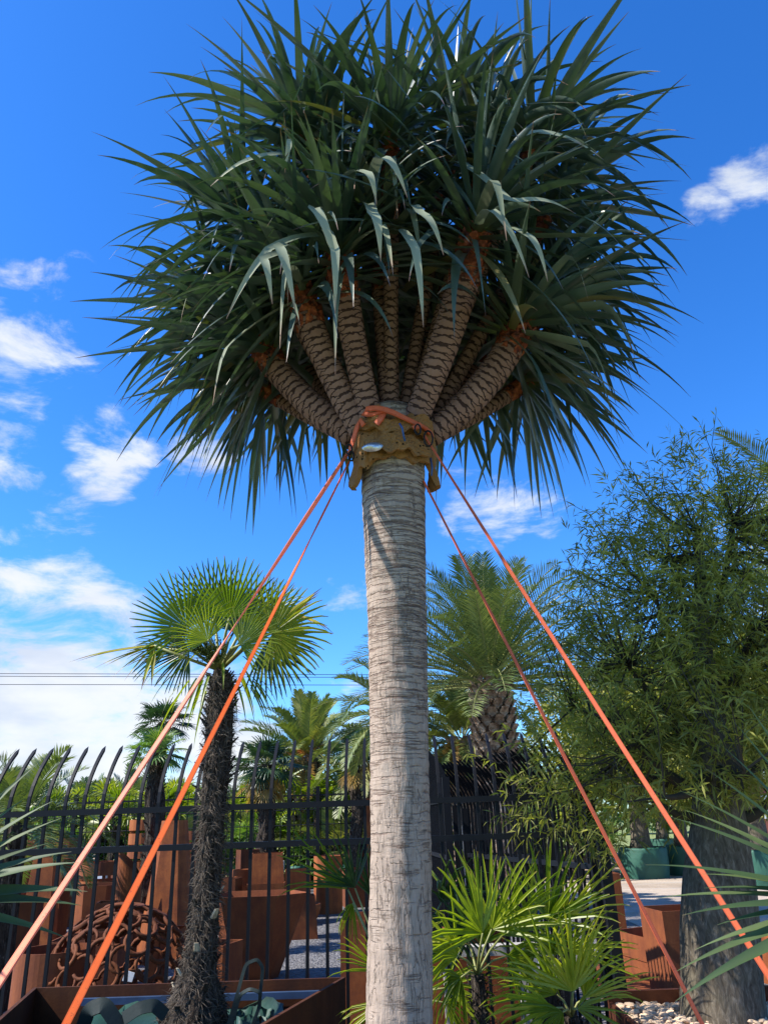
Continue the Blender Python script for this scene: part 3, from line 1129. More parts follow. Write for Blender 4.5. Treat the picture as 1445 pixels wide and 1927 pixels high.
for (x, y, Y, r_) in ((657, 846, 4.0, .03), (661, 858, 4.0, .028), (786, 808, 3.9, .03), (806, 825, 3.95, .045)):
    c = P(x, y, Y)
    pts = [c + Vector((math.cos(a) * r_ * .55, -.2 * r_ * math.sin(a), math.sin(a) * r_)) for a in np.linspace(0, 2 * math.pi, 15)]
    mb = MB()
    mb.tube(pts, .0055, 6, cap=False)
    build_at(mb, 'shackle', M['black'], sling, True)
mb = MB()
mb.tube([P(752, 797, 3.9), P(757, 806, 3.87), P(759, 818, 3.9), P(762, 830, 3.92)], .006, 6)
mb.tube([P(810, 862, 4.1), P(813, 880, 4.1), P(812, 895, 4.1)], .006, 6)
build_at(mb, 'rope_end', M['rope'], sling, True)


# ------------------------------------------------------------------ steel picket fence
FY = 5.6
x_left = P(-60, 1600, FY).x
x_post = P(1147, 1700, FY).x
zr1, zr2 = P(640, 1513, FY).z, P(640, 1585, FY).z
fence = empty('picket_fence', (0, FY, 0), 'black steel picket fence with curved spear tops across the yard', 'fence')


def slope(x):          # the fence rises slightly towards the left, following the ground
    return -.000 * x


def picket_pts(x, y, ztop, dxy=(0, 1), z0=.12, bend0=None, reach=.27, hgt=.40):
    b0 = bend0 if bend0 is not None else ztop - hgt
    pts = [Vector((x, y, z0)), Vector((x, y, b0 - .3)), Vector((x, y, b0))]
    for k in range(1, 7):
        t = k / 6
        off = reach * (t ** 1.7)
        pts.append(Vector((x + dxy[0] * off, y + dxy[1] * off, b0 + hgt * (t * 1.0 - .04 * t * t))))
    d = (pts[-1] - pts[-2]).normalized()
    return pts, d


def picket(x, y, ztop, parent, dxy=(0, 1), r=.0175, z0=.12, reach=.27, hgt=.40, name='picket'):
    pts, d = picket_pts(x, y, ztop, dxy, z0, None, reach, hgt)
    mb = MB()
    mb.tube(pts, r, 4, phase=math.pi / 4, up=(0, 1, 0))
    tip = [pts[-1], pts[-1] + d * .012, pts[-1] + d * .05]
    mb.tube(tip, [r * .95, r * .8, .001], 4, phase=math.pi / 4, up=(0, 1, 0))
    return mb


ztopm = P(640, 1408, FY).z + .08
sp = (P(686, 1500, FY).x - P(475, 1500, FY).x) / 6.0 * 1.0
x0p = P(580, 1520, FY).x
k0 = int((x_left - x0p) / sp)
k1 = int((x_post - x0p) / sp)
for k in range(k0, k1 + 1):
    x = x0p + k * sp
    if abs(x - x_post) < .06:
        continue
    mb = picket(x, FY, ztopm, fence, r=.0145)
    build_at(mb, 'picket', M['black'], fence)
for z in (zr1, zr2, .2):
    mb = MB()
    mb.box((x_left - .5, FY - .024, z - .019), (x_post - .033, FY + .024, z + .019))
    build_at(mb, 'rail', M['black'], fence)
mb = MB()
mb.box((x_post - .034, FY - .034, 0), (x_post + .034, FY + .034, P(1125, 1560, FY).z))
mb.box((x_post - .037, FY - .037, P(1125, 1560, FY).z), (x_post + .037, FY + .037, P(1125, 1560, FY).z + .012))
build_at(mb, 'post', M['black'], fence)


def oblique_fence(A, B_, n, ztop, label, parent_group, bend=( -1, 0), reach=.3, zrails=(.25, 1.25, 1.75), sheet_=False):
    e = empty('gate_panel', (A.x, A.y, 0), label, 'gate', parent_group)
    d = (B_ - A)
    d.z = 0
    for k in range(n):
        t = k / (n - 1)
        q = A.lerp(B_, t)
        mb = picket(q.x, q.y, ztop, e, dxy=bend, r=.013, reach=reach, hgt=.42)
        build_at(mb, 'picket', M['black'], e)
    dn = d.normalized()
    s_ = Vector((-dn.y, dn.x, 0))
    for z in zrails:
        mb = MB()
        a, b = A + s_ * .0, B_ + s_ * .0
        mb.tube([Vector((a.x, a.y, z)), Vector((b.x, b.y, z))], .026, 4, phase=math.pi / 4, up=(0, 0, 1))
        build_at(mb, 'rail', M['black'], e)
    for q in (A, B_):
        mb = MB()
        r_ = .035
        mb.box((q.x - r_, q.y - r_, 0), (q.x + r_, q.y + r_, ztop - .4))
        build_at(mb, 'post', M['black'], e)
    return e


gp = 'folded black gate panels behind the fence'
A, B_ = P(1118, 1600, 5.85), P(880, 1600, 8.3)
oblique_fence(Vector((A.x, A.y, 0)), Vector((B_.x, B_.y, 0)), 27, 2.08, 'long black gate panel standing at an angle behind the right end of the fence', gp, (-.6, -.35), .34)
A, B_ = P(1040, 1600, 7.2), P(862, 1600, 8.9)
oblique_fence(Vector((A.x, A.y, 0)), Vector((B_.x, B_.y, 0)), 26, 2.12, 'black gate panel with the tallest curved top, under the big date palm', gp, (-.75, -.5), .38)
A, B_ = P(846, 1600, 7.8), P(800, 1600, 9.6)
oblique_fence(Vector((A.x, A.y, 0)), Vector((B_.x, B_.y, 0)), 22, 2.36, 'short black gate panel seen edge on just right of the dragon tree trunk', gp, (-.8, 0), .42)

# far mesh fence
MY = 21.0
mf = empty('mesh_fence', (0, MY, 0), 'dark wire mesh fence behind the rusty planters in front of the nursery palms', 'fence')
xa, xb = P(-60, 1540, MY).x, P(1120, 1540, MY).x
zt = P(560, 1497, MY).z
mb = MB()
x = xa
while x < xb:
    mb.tube([(x, MY, .05), (x, MY, zt + rnd(-.0, .02)), (x, MY + .02, zt + .18)], .010, 4, cap=False)
    x += .17
z = .1
while z < zt:
    mb.tube([(xa, MY, z), (xb, MY, z)], .011, 4, cap=False)
    z += .36
build_at(mb, 'wire_mesh', M['black'], mf)
for px in (140, 385, 598, 830, 1040):
    x = P(px, 1540, MY).x
    mb = MB()
    mb.box((x - .05, MY - .05, 0), (x + .05, MY + .05, zt + .2))
    build_at(mb, 'post', M['black'], mf)
mb = MB()
mb.box((xa, MY - .03, zt - .03), (xb, MY + .03, zt + .01))
build_at(mb, 'rail', M['black'], mf)


# ------------------------------------------------------------------ corten planters
def poly_planter(name, cx, cy, z0, z1, bot, top, mtl, label, cat='planter', group='rusty steel planters in the yard', th_=.02, lip=0.0, rot=0.0, zi=.25, slots=None):
    """open planter from bottom and top outlines (lists of xy round the centre)"""
    n = len(bot)
    ca, sa = math.cos(rot), math.sin(rot)
    rt = lambda p: (cx + p[0] * ca - p[1] * sa, cy + p[0] * sa + p[1] * ca)
    mb = MB()
    h = z1 - z0
    inn = lambda p: (p[0] * (1 - th_ / max(.1, math.hypot(*p))), p[1] * (1 - th_ / max(.1, math.hypot(*p))))
    zfl = z1 - min(h * .6, zi * 2.2)
    tf = (zfl - z0) / h
    mid = [(b[0] + (t_[0] - b[0]) * tf, b[1] + (t_[1] - b[1]) * tf) for b, t_ in zip(bot, top)]
    vs = [rt(p) + (z0,) for p in bot] + [rt(p) + (z1,) for p in top] + [rt(inn(p)) + (z1,) for p in top] + [rt(inn(p)) + (zfl,) for p in mid]
    fs = []
    for i in range(n):
        j = (i + 1) % n
        fs += [(i, j, n + j, n + i), (n + i, n + j, 2 * n + j, 2 * n + i), (2 * n + i, 2 * n + j, 3 * n + j, 3 * n + i)]
    fs += [tuple(range(3 * n, 4 * n)), tuple(reversed(range(n)))]
    # split the faces so that every face is flat shaded
    mb.add(vs, fs)
    o = build_at(mb, name, mtl)
    tag(o, label, cat, group)
    return o


def rect(w, d):
    return [(-w / 2, -d / 2), (w / 2, -d / 2), (w / 2, d / 2), (-w / 2, d / 2)]


def circ(r, n=36):
    return [(math.cos(2 * math.pi * k / n) * r, math.sin(2 * math.pi * k / n) * r) for k in range(n)]


def octo(w, d, c=.28):
    return [(-w / 2 + c * w, -d / 2), (w / 2 - c * w, -d / 2), (w / 2, -d / 2 + c * d), (w / 2, d / 2 - c * d), (w / 2 - c * w, d / 2), (-w / 2 + c * w, d / 2), (-w / 2, d / 2 - c * d), (-w / 2, -d / 2 + c * d)]


def from_px(x0, x1, yt, Y, yb=None):
    c = P((x0 + x1) / 2, yt, Y)
    w = (x1 - x0) * MPP(c)
    zb = max(0.0, P((x0 + x1) / 2, yb, Y).z) if yb else 0.0
    return c, w, zb


# big round pot at the lower left
c, w, _ = from_px(2, 150, 1797, 6.35)
poly_planter('round_planter', c.x, c.y + w / 2, 0, c.z, circ(w / 2, 48), circ(w / 2, 48), M['corten'], 'large round rusty planter at the lower left corner, behind the fence', th_=.01)
c, w, _ = from_px(85, 215, 1772, 7.5)
poly_planter('box_planter', c.x, c.y + w / 2, 0, c.z, rect(w, w), rect(w, w), M['corten_mid'], 'dark square planter between the round pot and the horseshoe ball', rot=.1)

# V shaped flared planter
c, w, _ = from_px(388, 572, 1688, 9.4)
k = w
poly_planter('flared_planter', c.x, c.y + .42, 0, c.z, [(-.26, -.06), (.12, -.06), (.2, .1), (.12, .3), (-.26, .3), (-.36, .1)],
             [(-.36 * k, -.42), (.22 * k, -.42), (.52 * k, -.1), (.26 * k, .42), (-.42 * k, .42), (-.56 * k, 0)], M['corten'], 'wide flared rusty planter with a slanted rim beside the shaggy palm trunk', th_=.015, zi=.2)
c, w, _ = from_px(380, 434, 1780, 8.2)
poly_planter('box_planter', c.x, c.y + .2, 0, c.z, rect(w, .4), rect(w, .4), M['corten_mid'], 'small rusty box planter just right of the shaggy palm trunk', rot=-.3)
# tall obelisk
c, w, _ = from_px(256, 352, 1545, 11.0)
tw = w * .45
poly_planter('tall_tapered_planter', c.x + .1, c.y + .3, 0, c.z, octo(w * 1.05, w * .9, .2), octo(tw, tw, .2), M['corten'], 'tallest tapered rusty planter, behind the spiky fins left of the palm trunk', th_=.012)
# slatted cylinder made of rings


def ring_stack(x0, x1, yt, Y, n, label, gap=.35, tilt=0.0, mtl='corten'):
    c, w, _ = from_px(x0, x1, yt, Y)
    e = empty('slatted_planter', (c.x, c.y + w / 2, 0), label, 'planter', 'rusty steel planters in the yard')
    h = c.z / n
    for k in range(n):
        z0, z1 = k * h, k * h + h * (1 - gap)
        mb = MB()
        N_ = 32
        vs, fs = [], []
        for j in range(N_):
            a = 2 * math.pi * j / N_
            for r_, z in ((w / 2, z0), (w / 2, z1), (w / 2 - .015, z1), (w / 2 - .015, z0)):
                vs.append((c.x + math.cos(a) * r_, c.y + w / 2 + math.sin(a) * r_, z))
        for j in range(N_):
            a, b = 4 * j, 4 * ((j + 1) % N_)
            for q in range(4):
                fs.append((a + q, b + q, b + (q + 1) % 4, a + (q + 1) % 4))
        mb.add(vs, fs)
        build_at(mb, 'ring', M[mtl], e)
    mb = MB()
    for a in (-2.6, -1.2, .2, 1.6, 2.9):
        x, y = c.x + math.cos(a) * (w / 2 - .03), c.y + w / 2 + math.sin(a) * (w / 2 - .03)
        mb.box((x - .02, y - .01, 0), (x + .02, y + .01, c.z - h * gap))
    build_at(mb, 'upright', M[mtl], e)
    return e


ring_stack(236, 302, 1537, 12.5, 9, 'tall slatted cylinder planter of stacked rusty rings, left of the tapered one', .22)
ring_stack(138, 226, 1614, 12.0, 5, 'low wide slatted planter with light showing between its rusty bands', .28)
ring_stack(335, 385, 1560, 15, 8, 'slatted rusty cylinder half hidden behind the shaggy palm trunk', .2)
# slanted tube
c, w, _ = from_px(214, 262, 1625, 9.6)
bt, tp = [], []
mb = MB()
N_ = 28
vs, fs = [], []
for j in range(N_):
    a = 2 * math.pi * j / N_
    zt_ = c.z - .26 * (math.cos(a) + 1) / 2 + .12
    vs += [(c.x + math.cos(a) * w / 2, c.y + w / 2 + math.sin(a) * w / 2, 0), (c.x + math.cos(a) * w / 2, c.y + w / 2 + math.sin(a) * w / 2, zt_),
           (c.x + math.cos(a) * (w / 2 - .012), c.y + w / 2 + math.sin(a) * (w / 2 - .012), zt_), (c.x + math.cos(a) * (w / 2 - .012), c.y + w / 2 + math.sin(a) * (w / 2 - .012), 0)]
for j in range(N_):
    a, b = 4 * j, 4 * ((j + 1) % N_)
    for q in range(3):
        fs.append((a + q, b + q, b + q + 1, a + q + 1))
mb.add(vs, fs)
tag(build_at(mb, 'tube_planter', M['corten_mid']), 'brown steel tube with a slanted cut top, behind the bright orange strap', 'planter', 'rusty steel planters in the yard')
# others: (shape, x0, x1, ytop, Y, depth, taper, rot, material, label)
for sh, x0, x1, yt, Y, dd, tp_, rot, mt, lab in (
        ('o', 128, 222, 1668, 10.0, .55, 1.0, .1, 'corten', 'eight sided rusty planter behind the pale strap'),
        ('b', 46, 108, 1616, 10.5, .35, .62, .05, 'corten', 'narrow tall rusty planter leaning inward behind the green sword leaves'),
        ('b', 92, 124, 1618, 11.2, .3, .8, -.1, 'corten_mid', 'slim dark rusty planter between the narrow tall one and the eight sided one'),
        ('b', -20, 32, 1645, 10.8, .4, 1, .1, 'corten', 'rusty box planter at the left edge of the picture'),
        ('b', 52, 132, 1580, 15, .5, 1, 0, 'corten_mid', 'long rusty box planter under the palm fronds far left'),
        ('b', -30, 60, 1600, 14, .5, 1, 0, 'corten_dark', 'dark steel box planter at the far left behind the rest'),
        ('c', 434, 466, 1638, 15.5, .4, 1, 0, 'corten', 'small rusty cylinder planter beside the tapered grainy one'),
        ('b', 470, 528, 1607, 14.6, .5, 1.35, .12, 'corten', 'grainy tapered rusty planter standing upside down above the flared planter'),
        ('b', 462, 532, 1664, 14.2, .5, 1, .1, 'corten_mid', 'low rusty box carrying the grainy tapered planter'),
        ('b', 402, 446, 1655, 14.0, .4, 1, -.1, 'corten_dark', 'dark low rusty box right behind the shaggy palm trunk'),
        ('b', 534, 582, 1638, 15.5, .5, 1, .1, 'corten_mid', 'dark square planter between two fence pickets, left of the round one'),
        ('c', 588, 642, 1612, 16, .5, 1, 0, 'corten', 'round rusty planter under the hanging fan palm leaf'),
        ('b', 645, 700, 1635, 17, .5, 1, .2, 'corten_mid', 'rusty box planter far back just left of the dragon trunk'),
        ('b', 545, 594, 1688, 12.8, .45, .8, .15, 'corten_mid', 'low brown planter behind the rusty bowl'),
        ('b', 10, 62, 1700, 9.0, .35, 1, .2, 'corten_mid', 'brown steel box low at the left edge under the sword leaves'),
        ('b', 176, 214, 1700, 9.2, .3, 1.5, .2, 'corten', 'small flared rusty planter behind the horseshoe ball'),
        ('o', 352, 396, 1640, 12.5, .5, 1.2, .3, 'corten_mid', 'brown eight sided planter mostly hidden by the shaggy palm trunk'),
        ('c', 28, 74, 1662, 12.6, .5, 1, 0, 'corten_mid', 'brown steel cylinder in the second row at the far left'),
        ('b', 196, 240, 1645, 13.5, .4, .7, .5, 'corten_dark', 'dark leaning steel box beside the tall slatted cylinder'),
        ('o', 648, 690, 1600, 19.0, .6, .8, .2, 'corten', 'rusty eight sided pot in the farthest row beside the upright slab'),
        ('b', 445, 480, 1600, 18.5, .5, 1, .4, 'corten_dark', 'dark far box planter between two fence pickets above the cylinder'),
        ('b', 1128, 1166, 1645, 10.0, .5, 1, 0, 'corten_mid', 'tall brown steel box behind the black fence post'),
        ('b', 1438, 1520, 1752, 8.5, .5, 1, .2, 'corten', 'rusty box at the right edge beyond the bottle tree')):
    c, w, _ = from_px(x0, x1, yt, Y)
    tpw = w
    if sh == 'c':
        bo, to = circ(w / 2 * tp_), circ(w / 2)
    elif sh == 'o':
        bo, to = octo(w * .9, dd * .9), octo(w, dd)
    else:
        bo, to = (rect(w, dd), rect(w * tp_, dd * tp_)) if tp_ < 1 else ((rect(w * tp_ * .98, dd * tp_), rect(w, dd)) if tp_ > 1 else (rect(w, dd), rect(w, dd)))
    poly_planter({'c': 'round_planter', 'o': 'octagonal_planter', 'b': 'box_planter'}[sh], c.x, c.y + dd / 2, 0, c.z, bo, to, M[mt], lab, rot=rot, th_=.015)
# upright rust panel
c, w, _ = from_px(683, 712, 1503, 19)
mb = MB()
mb.box((c.x - w / 2, c.y, 0), (c.x + w / 2, c.y + .06, c.z))
mb.box((c.x - w / 2 - .03, c.y - .1, 0), (c.x + w / 2 + .03, c.y + .2, .03))
tag(build_at(mb, 'steel_slab', M['corten']), 'upright rusty steel panel just left of the dragon tree trunk', 'panel')
# bowl
c = G(566, 1743)
c.y += .3
r0 = 34 * MPP(c)
mb = MB()
vs, fs = [], []
prof = ((.35, 0), (.8, .06), (1.0, .19), (1.0, .25), (.95, .25), (.75, .12), (.0, .06))
N_ = 32
for j in range(N_):
    a = 2 * math.pi * j / N_
    for q, z in prof:
        vs.append((c.x + math.cos(a) * r0 * q, c.y + math.sin(a) * r0 * q, z * 1.2))
for j in range(N_):
    a, b = 7 * j, 7 * ((j + 1) % N_)
    for q in range(6):
        fs.append((a + q, b + q, b + q + 1, a + q + 1))
mb.add(vs, fs)
tag(build_at(mb, 'steel_bowl', M['corten'], None, True), 'shallow rusty steel bowl alone on the gravel', 'bowl')
# spiky fins
for k, (xa_, ya, xb_, yb_, xc_, yc_) in enumerate(((284, 1742, 303, 1692, 306, 1740), (304, 1738, 324, 1690, 318, 1745), (300, 1730, 352, 1742, 318, 1748))):
    Y = 9.3 + .12 * k
    a, b, c = P(xa_, ya, Y), P(xb_, yb_, Y + .2), P(xc_, yc_, Y + .15)
    a.z, c.z = max(0, a.z - .08), max(0, c.z - .08)
    mb = MB()
    th_ = Vector((0, .03, 0))
    mb.add([a, b, c, a + th_, b + th_, c + th_, (a.x, a.y, 0), (c.x, c.y, 0), (a.x, a.y + .03, 0), (c.x, c.y + .03, 0)],
           [(0, 2, 1), (3, 4, 5), (0, 1, 4, 3), (1, 2, 5, 4), (6, 7, 2, 0), (8, 3, 5, 9), (6, 0, 3, 8), (7, 9, 5, 2)])
    tag(build_at(mb, 'steel_fin', M['corten']), ['leftmost pointed rusty steel fin above the horseshoe ball', 'tallest pointed rusty steel fin above the horseshoe ball', 'low flat rusty steel fin at the foot of the tall tapered planter'][k], 'sculpture', 'pointed rusty steel fins')

# square planter left of the dragon trunk
c, w, _ = from_px(640, 740, 1738, 6.6)
poly_planter('box_planter', c.x, c.y + .3, 0, c.z + .02, rect(w, .6), rect(w, .6), M['corten'], 'tall square rusty planter half hidden by the dragon tree trunk', th_=.015)
# planters right of the trunk behind the small palms
c, w, _ = from_px(800, 985, 1806, 6.4)
poly_planter('box_planter', c.x, c.y + .3, 0, c.z, rect(w, .6), rect(w, .6), M['corten_mid'], 'wide brown steel planter behind the bright young palms', th_=.015)
c, w, _ = from_px(836, 962, 1740, 7.5)
poly_planter('box_planter', c.x, c.y + .35, 0, c.z, rect(w * .6, .35), rect(w, .6), M['corten'], 'flared orange planter above the concrete bar behind the young palms', th_=.015)
a, b = P(806, 1790, 6.2), P(1010, 1790, 6.2)
mb = MB()
mb.box((a.x, 6.16, a.z - .04), (b.x, 6.3, a.z + .02))
for x in (a.x + .1, b.x - .14):
    mb.box((x, 6.18, 0), (x + .06, 6.28, a.z - .04))
tag(build_at(mb, 'concrete_bench', M['concrete']), 'pale concrete bar on legs behind the bright young palms', 'bench')
a, b = P(972, 1800, 6.9), P(1040, 1800, 6.9)
mb = MB()
mb.box((a.x, 6.9, 0), (b.x, 6.94, a.z))
for q in np.linspace(a.x, b.x, 6):
    mb.box((q - .008, 6.88, 0), (q + .008, 6.899, a.z + .02))
tag(build_at(mb, 'ribbed_screen', M['white']), 'white ribbed panel seen low between the two bright young palms', 'panel')
a, b = P(861, 1560, 10.5), P(872, 1560, 10.5)
mb = MB()
mb.box((a.x, 10.5, 0), (b.x, 10.6, P(866, 1555, 10.5).z))
tag(build_at(mb, 'white_post', M['white']), 'white post seen through the gate panels right of the dragon trunk', 'post')

# right side: low trough, tall box, tray on the ground
A = G(1180, 1838)
poly_planter('trough_planter', 0, 0, 0, .42, [(A.x - .05, A.y + .1), (G(1262, 1858).x, 8.05), (G(1262, 1858).x + .55, 8.3), (A.x + .5, A.y + .35)],
             [(A.x - .05, A.y + .1), (G(1262, 1858).x, 8.05), (G(1262, 1858).x + .55, 8.3), (A.x + .5, A.y + .35)], M['corten'], 'long low rusty trough running away beside the fence post', th_=.02, zi=.1)
c, w, _ = from_px(1240, 1330, 1722, 7.9)
poly_planter('box_planter', c.x, c.y + .28, 0, c.z + .03, rect(w, .5), rect(w, .5), M['corten'], 'square orange planter just left of the bottle tree trunk', rot=.12, th_=.015)
mb = MB()
a, b, c_, d_ = G(1110, 1880), G(1270, 1880), G(1265, 1852), G(1120, 1812)
mb.add([(a.x, a.y, .05), (b.x, b.y, .05), (c_.x, c_.y, .05), (d_.x, d_.y, .05), (a.x, a.y, .0), (b.x, b.y, .0), (c_.x, c_.y, .0), (d_.x, d_.y, .0)],
       [(0, 1, 2, 3), (4, 7, 6, 5), (0, 4, 5, 1), (1, 5, 6, 2), (2, 6, 7, 3), (3, 7, 4, 0)])
tag(build_at(mb, 'steel_tray', M['corten']), 'flat orange steel tray on the ground by the fence post with bar shadows', 'tray')

# ------------------------------------------------------------------ front trough, bags
TR = .66
bl, brr = G(138, 1846, TR), G(650, 1851, TR)
bl = Vector((bl.x, 5.32, 0))
brr = Vector((P(650, 1850, 5.32).x, 5.32, 0))
fr_ = Vector((G(540, 1927, TR).x - .18, G(540, 1927, TR).y - .75, 0))
fl_ = Vector((G(128, 1900, TR).x, fr_.y, 0))
tro = empty('steel_trough', ((bl.x + brr.x) / 2, 4.7, 0), 'big shade-darkened steel trough in front of the fence holding the bagged palm', 'trough')
q = [fl_, fr_, brr, bl]
mb = MB()
ztr = P(400, 1848, 5.32).z
cen = sum(q, Vector()) / 4
inn = [p + (cen - p).normalized() * .03 for p in q]
vs = [(p.x, p.y, 0) for p in q] + [(p.x, p.y, ztr) for p in q] + [(p.x, p.y, ztr) for p in inn] + [(p.x, p.y, .12) for p in inn]
fs = []
for i in range(4):
    j = (i + 1) % 4
    fs += [(i, j, 4 + j, 4 + i), (4 + i, 4 + j, 8 + j, 8 + i), (8 + i, 8 + j, 12 + j, 12 + i)]
fs.append((12, 13, 14, 15))
mb.add(vs, fs)
build_at(mb, 'shell', mat('shade_darkened_steel', m_corten(.20)), tro)  # corten colour cut down to stand in for shade in the trough
mb = MB()
zb1, zb2 = P(400, 1871, 5.28).z, P(400, 1884, 5.28).z
mb.box((P(156, 1875, 5.27).x, 5.25, zb2), (P(625, 1875, 5.27).x, 5.285, zb1))
build_at(mb, 'blue_strip', M['blue'], tro)


def bag(name, c, r, z0, z1, label, mtl, group, handles=0, n=40, rag=.04, seed=0):
    e = empty(name, (c.x, c.y, z0), label, 'bag', group)
    mb = MB()
    k = 14
    vs, fs, uv = [], [], []
    for i in range(k + 1):
        t = i / k
        for j in range(n):
            a = 2 * math.pi * j / n
            rr_ = r * (1 + .06 * math.sin(t * 3) + rag * math.sin(5 * a + 3 * t + seed) + rag * .6 * math.sin(9 * a - 8 * t + seed) + rag * .4 * math.sin(17 * a + 15 * t) + .01 * math.sin(t * 40))
            zz = z0 + (z1 - z0) * t + (rag * .5 * math.sin(4 * a + seed) + rag * .4 * math.sin(11 * a)) * t * r * 1.5
            vs.append((c.x + math.cos(a) * rr_, c.y + math.sin(a) * rr_, zz))
    for j in range(n):
        a = 2 * math.pi * j / n
        vs.append((c.x + math.cos(a) * r * .93, c.y + math.sin(a) * r * .93, z1 - .06))
    vs.append((c.x, c.y, z1 - .03))
    for i in range(k + 1):
        for j in range(n):
            a = i * n + j
            b = i * n + (j + 1) % n
            fs.append((a, b, b + n, a + n))
    top = (k + 1) * n
    for j in range(n):
        fs.append((top + j, top + (j + 1) % n, top + n))
    mb.add(vs, fs)
    build_at(mb, 'sack', mtl, e, True)
    return e


def handle(e, pts, w=.04):
    mb = MB()
    P_ = []
    for k in range(len(pts) - 1):
        for t in np.linspace(0, 1, 15)[:-1]:
            P_.append(pts[k].lerp(pts[k + 1], t))
    P_.append(pts[-1])
    for _ in range(12):
        P_ = [P_[0]] + [(P_[i - 1] + P_[i] * 2 + P_[i + 1]) / 4 for i in range(1, len(P_) - 1)] + [P_[-1]]
    ribbon(mb, P_, w, lambda t: Vector((.25, -.8, .5)), .003)
    build_at(mb, 'handle', M['strapgreen'], e)


pc = P(368, 1900, 4.85)
e = bag('root_bag', Vector((pc.x - .05, pc.y + .02, 0)), .52, .12, pc.z - .03, 'dark green root bag round the foot of the shaggy palm trunk', M['bag'], 'green woven root bags', rag=.03)
handle(e, [P(155, 1935, 4.45), P(168, 1900, 4.4), P(196, 1890, 4.4), P(225, 1935, 4.4)], .07)
handle(e, [P(232, 1918, 4.4), P(262, 1898, 4.4), P(290, 1892, 4.42), P(312, 1912, 4.45)], .06)
sc_ = P(475, 1905, 4.55)
e = bag('root_bag', Vector((sc_.x, sc_.y, 0)), .105, .12, sc_.z, 'small crumpled green bag with two tall webbing handles in the steel trough', M['bag'], 'green woven root bags', rag=.09, seed=2)
handle(e, [P(428, 1935, 4.5), P(447, 1870, 4.5), P(462, 1815, 4.6), P(484, 1806, 4.62), P(495, 1822, 4.62), P(490, 1868, 4.6), P(488, 1900, 4.6)], .017)
handle(e, [P(436, 1930, 4.4), P(452, 1872, 4.4), P(470, 1862, 4.38), P(490, 1868, 4.38), P(488, 1895, 4.4), P(474, 1935, 4.4)], .016)

# horseshoe ball
bc = P(222, 1850, 6.75)
br_ = 132 * MPP(bc)
ball = empty('horseshoe_ball', (bc.x, bc.y, bc.z - br_), 'large ball welded from rusty horseshoes behind the fence', 'sculpture')
mb = MB()
N_ = 150
for i in range(N_):
    zc = 1 - 2 * (i + .5) / N_
    phi = i * 2.39996
    rr_ = math.sqrt(1 - zc * zc)
    nrm = Vector((rr_ * math.cos(phi), rr_ * math.sin(phi), zc))
    e1, e2 = perp(nrm)
    a0 = rnd(0, 6.28)
    s = br_ * rnd(.14, .175)
    c = bc + nrm * br_
    pts = []
    for t in np.linspace(-2.45, 2.45, 15):
        x_, y_ = math.cos(t + a0) * s * (1.0), math.sin(t + a0) * s * 1.0
        pts.append(c + e1 * x_ + e2 * y_ - nrm * ((x_ * x_ + y_ * y_) / (2 * br_)))
    mb.tube(pts, [.011 + .007 * math.sin(math.pi * j / 14) for j in range(15)], 5)
build_at(mb, 'horseshoes', M['iron'], ball, True)
mb = MB()
c = P(241, 1837, 6.18)
mb.add([c + Vector((-.04, 0, -.03)), c + Vector((.03, 0, -.04)), c + Vector((.045, 0, .015)), c + Vector((-.02, 0, .035)),
        c + Vector((-.04, .004, -.03)), c + Vector((.03, .004, -.04)), c + Vector((.045, .004, .015)), c + Vector((-.02, .004, .035))],
       [(0, 1, 2, 3), (7, 6, 5, 4), (0, 4, 5, 1), (1, 5, 6, 2), (2, 6, 7, 3), (3, 7, 4, 0)])
build_at(mb, 'price_tag', M['white'], ball)


# stones
def stone(mb, c, s, flat=.6):
    n1, n2 = 5, 8
    o = []
    k = rnd(0, 50)
    rz = rnd(0, 6.28)
    ex, ey = rnd(.8, 1.3), rnd(.6, 1.0)
    tl = rnd(-.5, .5)
    for i in range(n1):
        th_ = math.pi * i / (n1 - 1)
        for j in range(n2):
            ph = 2 * math.pi * j / n2
            q = 1 + .22 * (h2(i * 7 + j, k) - .5) * (0 if i in (0, n1 - 1) else 1)
            x, y, z = math.sin(th_) * math.cos(ph) * s * ex * q, math.sin(th_) * math.sin(ph) * s * ey * q, math.cos(th_) * s * flat * q
            z += x * tl
            o.append((c[0] + x * math.cos(rz) - y * math.sin(rz), c[1] + x * math.sin(rz) + y * math.cos(rz), c[2] + z))
    fs = []
    for i in range(n1 - 1):
        for j in range(n2):
            a, b = i * n2 + j, i * n2 + (j + 1) % n2
            fs.append((a, a + n2, b + n2, b))
    mb.add(o, fs)


for k in range(26):
    p = P(rnd(466, 530), 1838, rnd(7.9, 8.3))
    mb = MB()
    p.z = rnd(.03, .11)
    stone(mb, (p.x, p.y, p.z), rnd(.03, .055), .75)
    tag(build_at(mb, 'grey_rock', M['stone_grey']), 'fist sized grey rock in the small heap by the flared planter', 'rock', 'grey rocks heaped beside the flared planter')

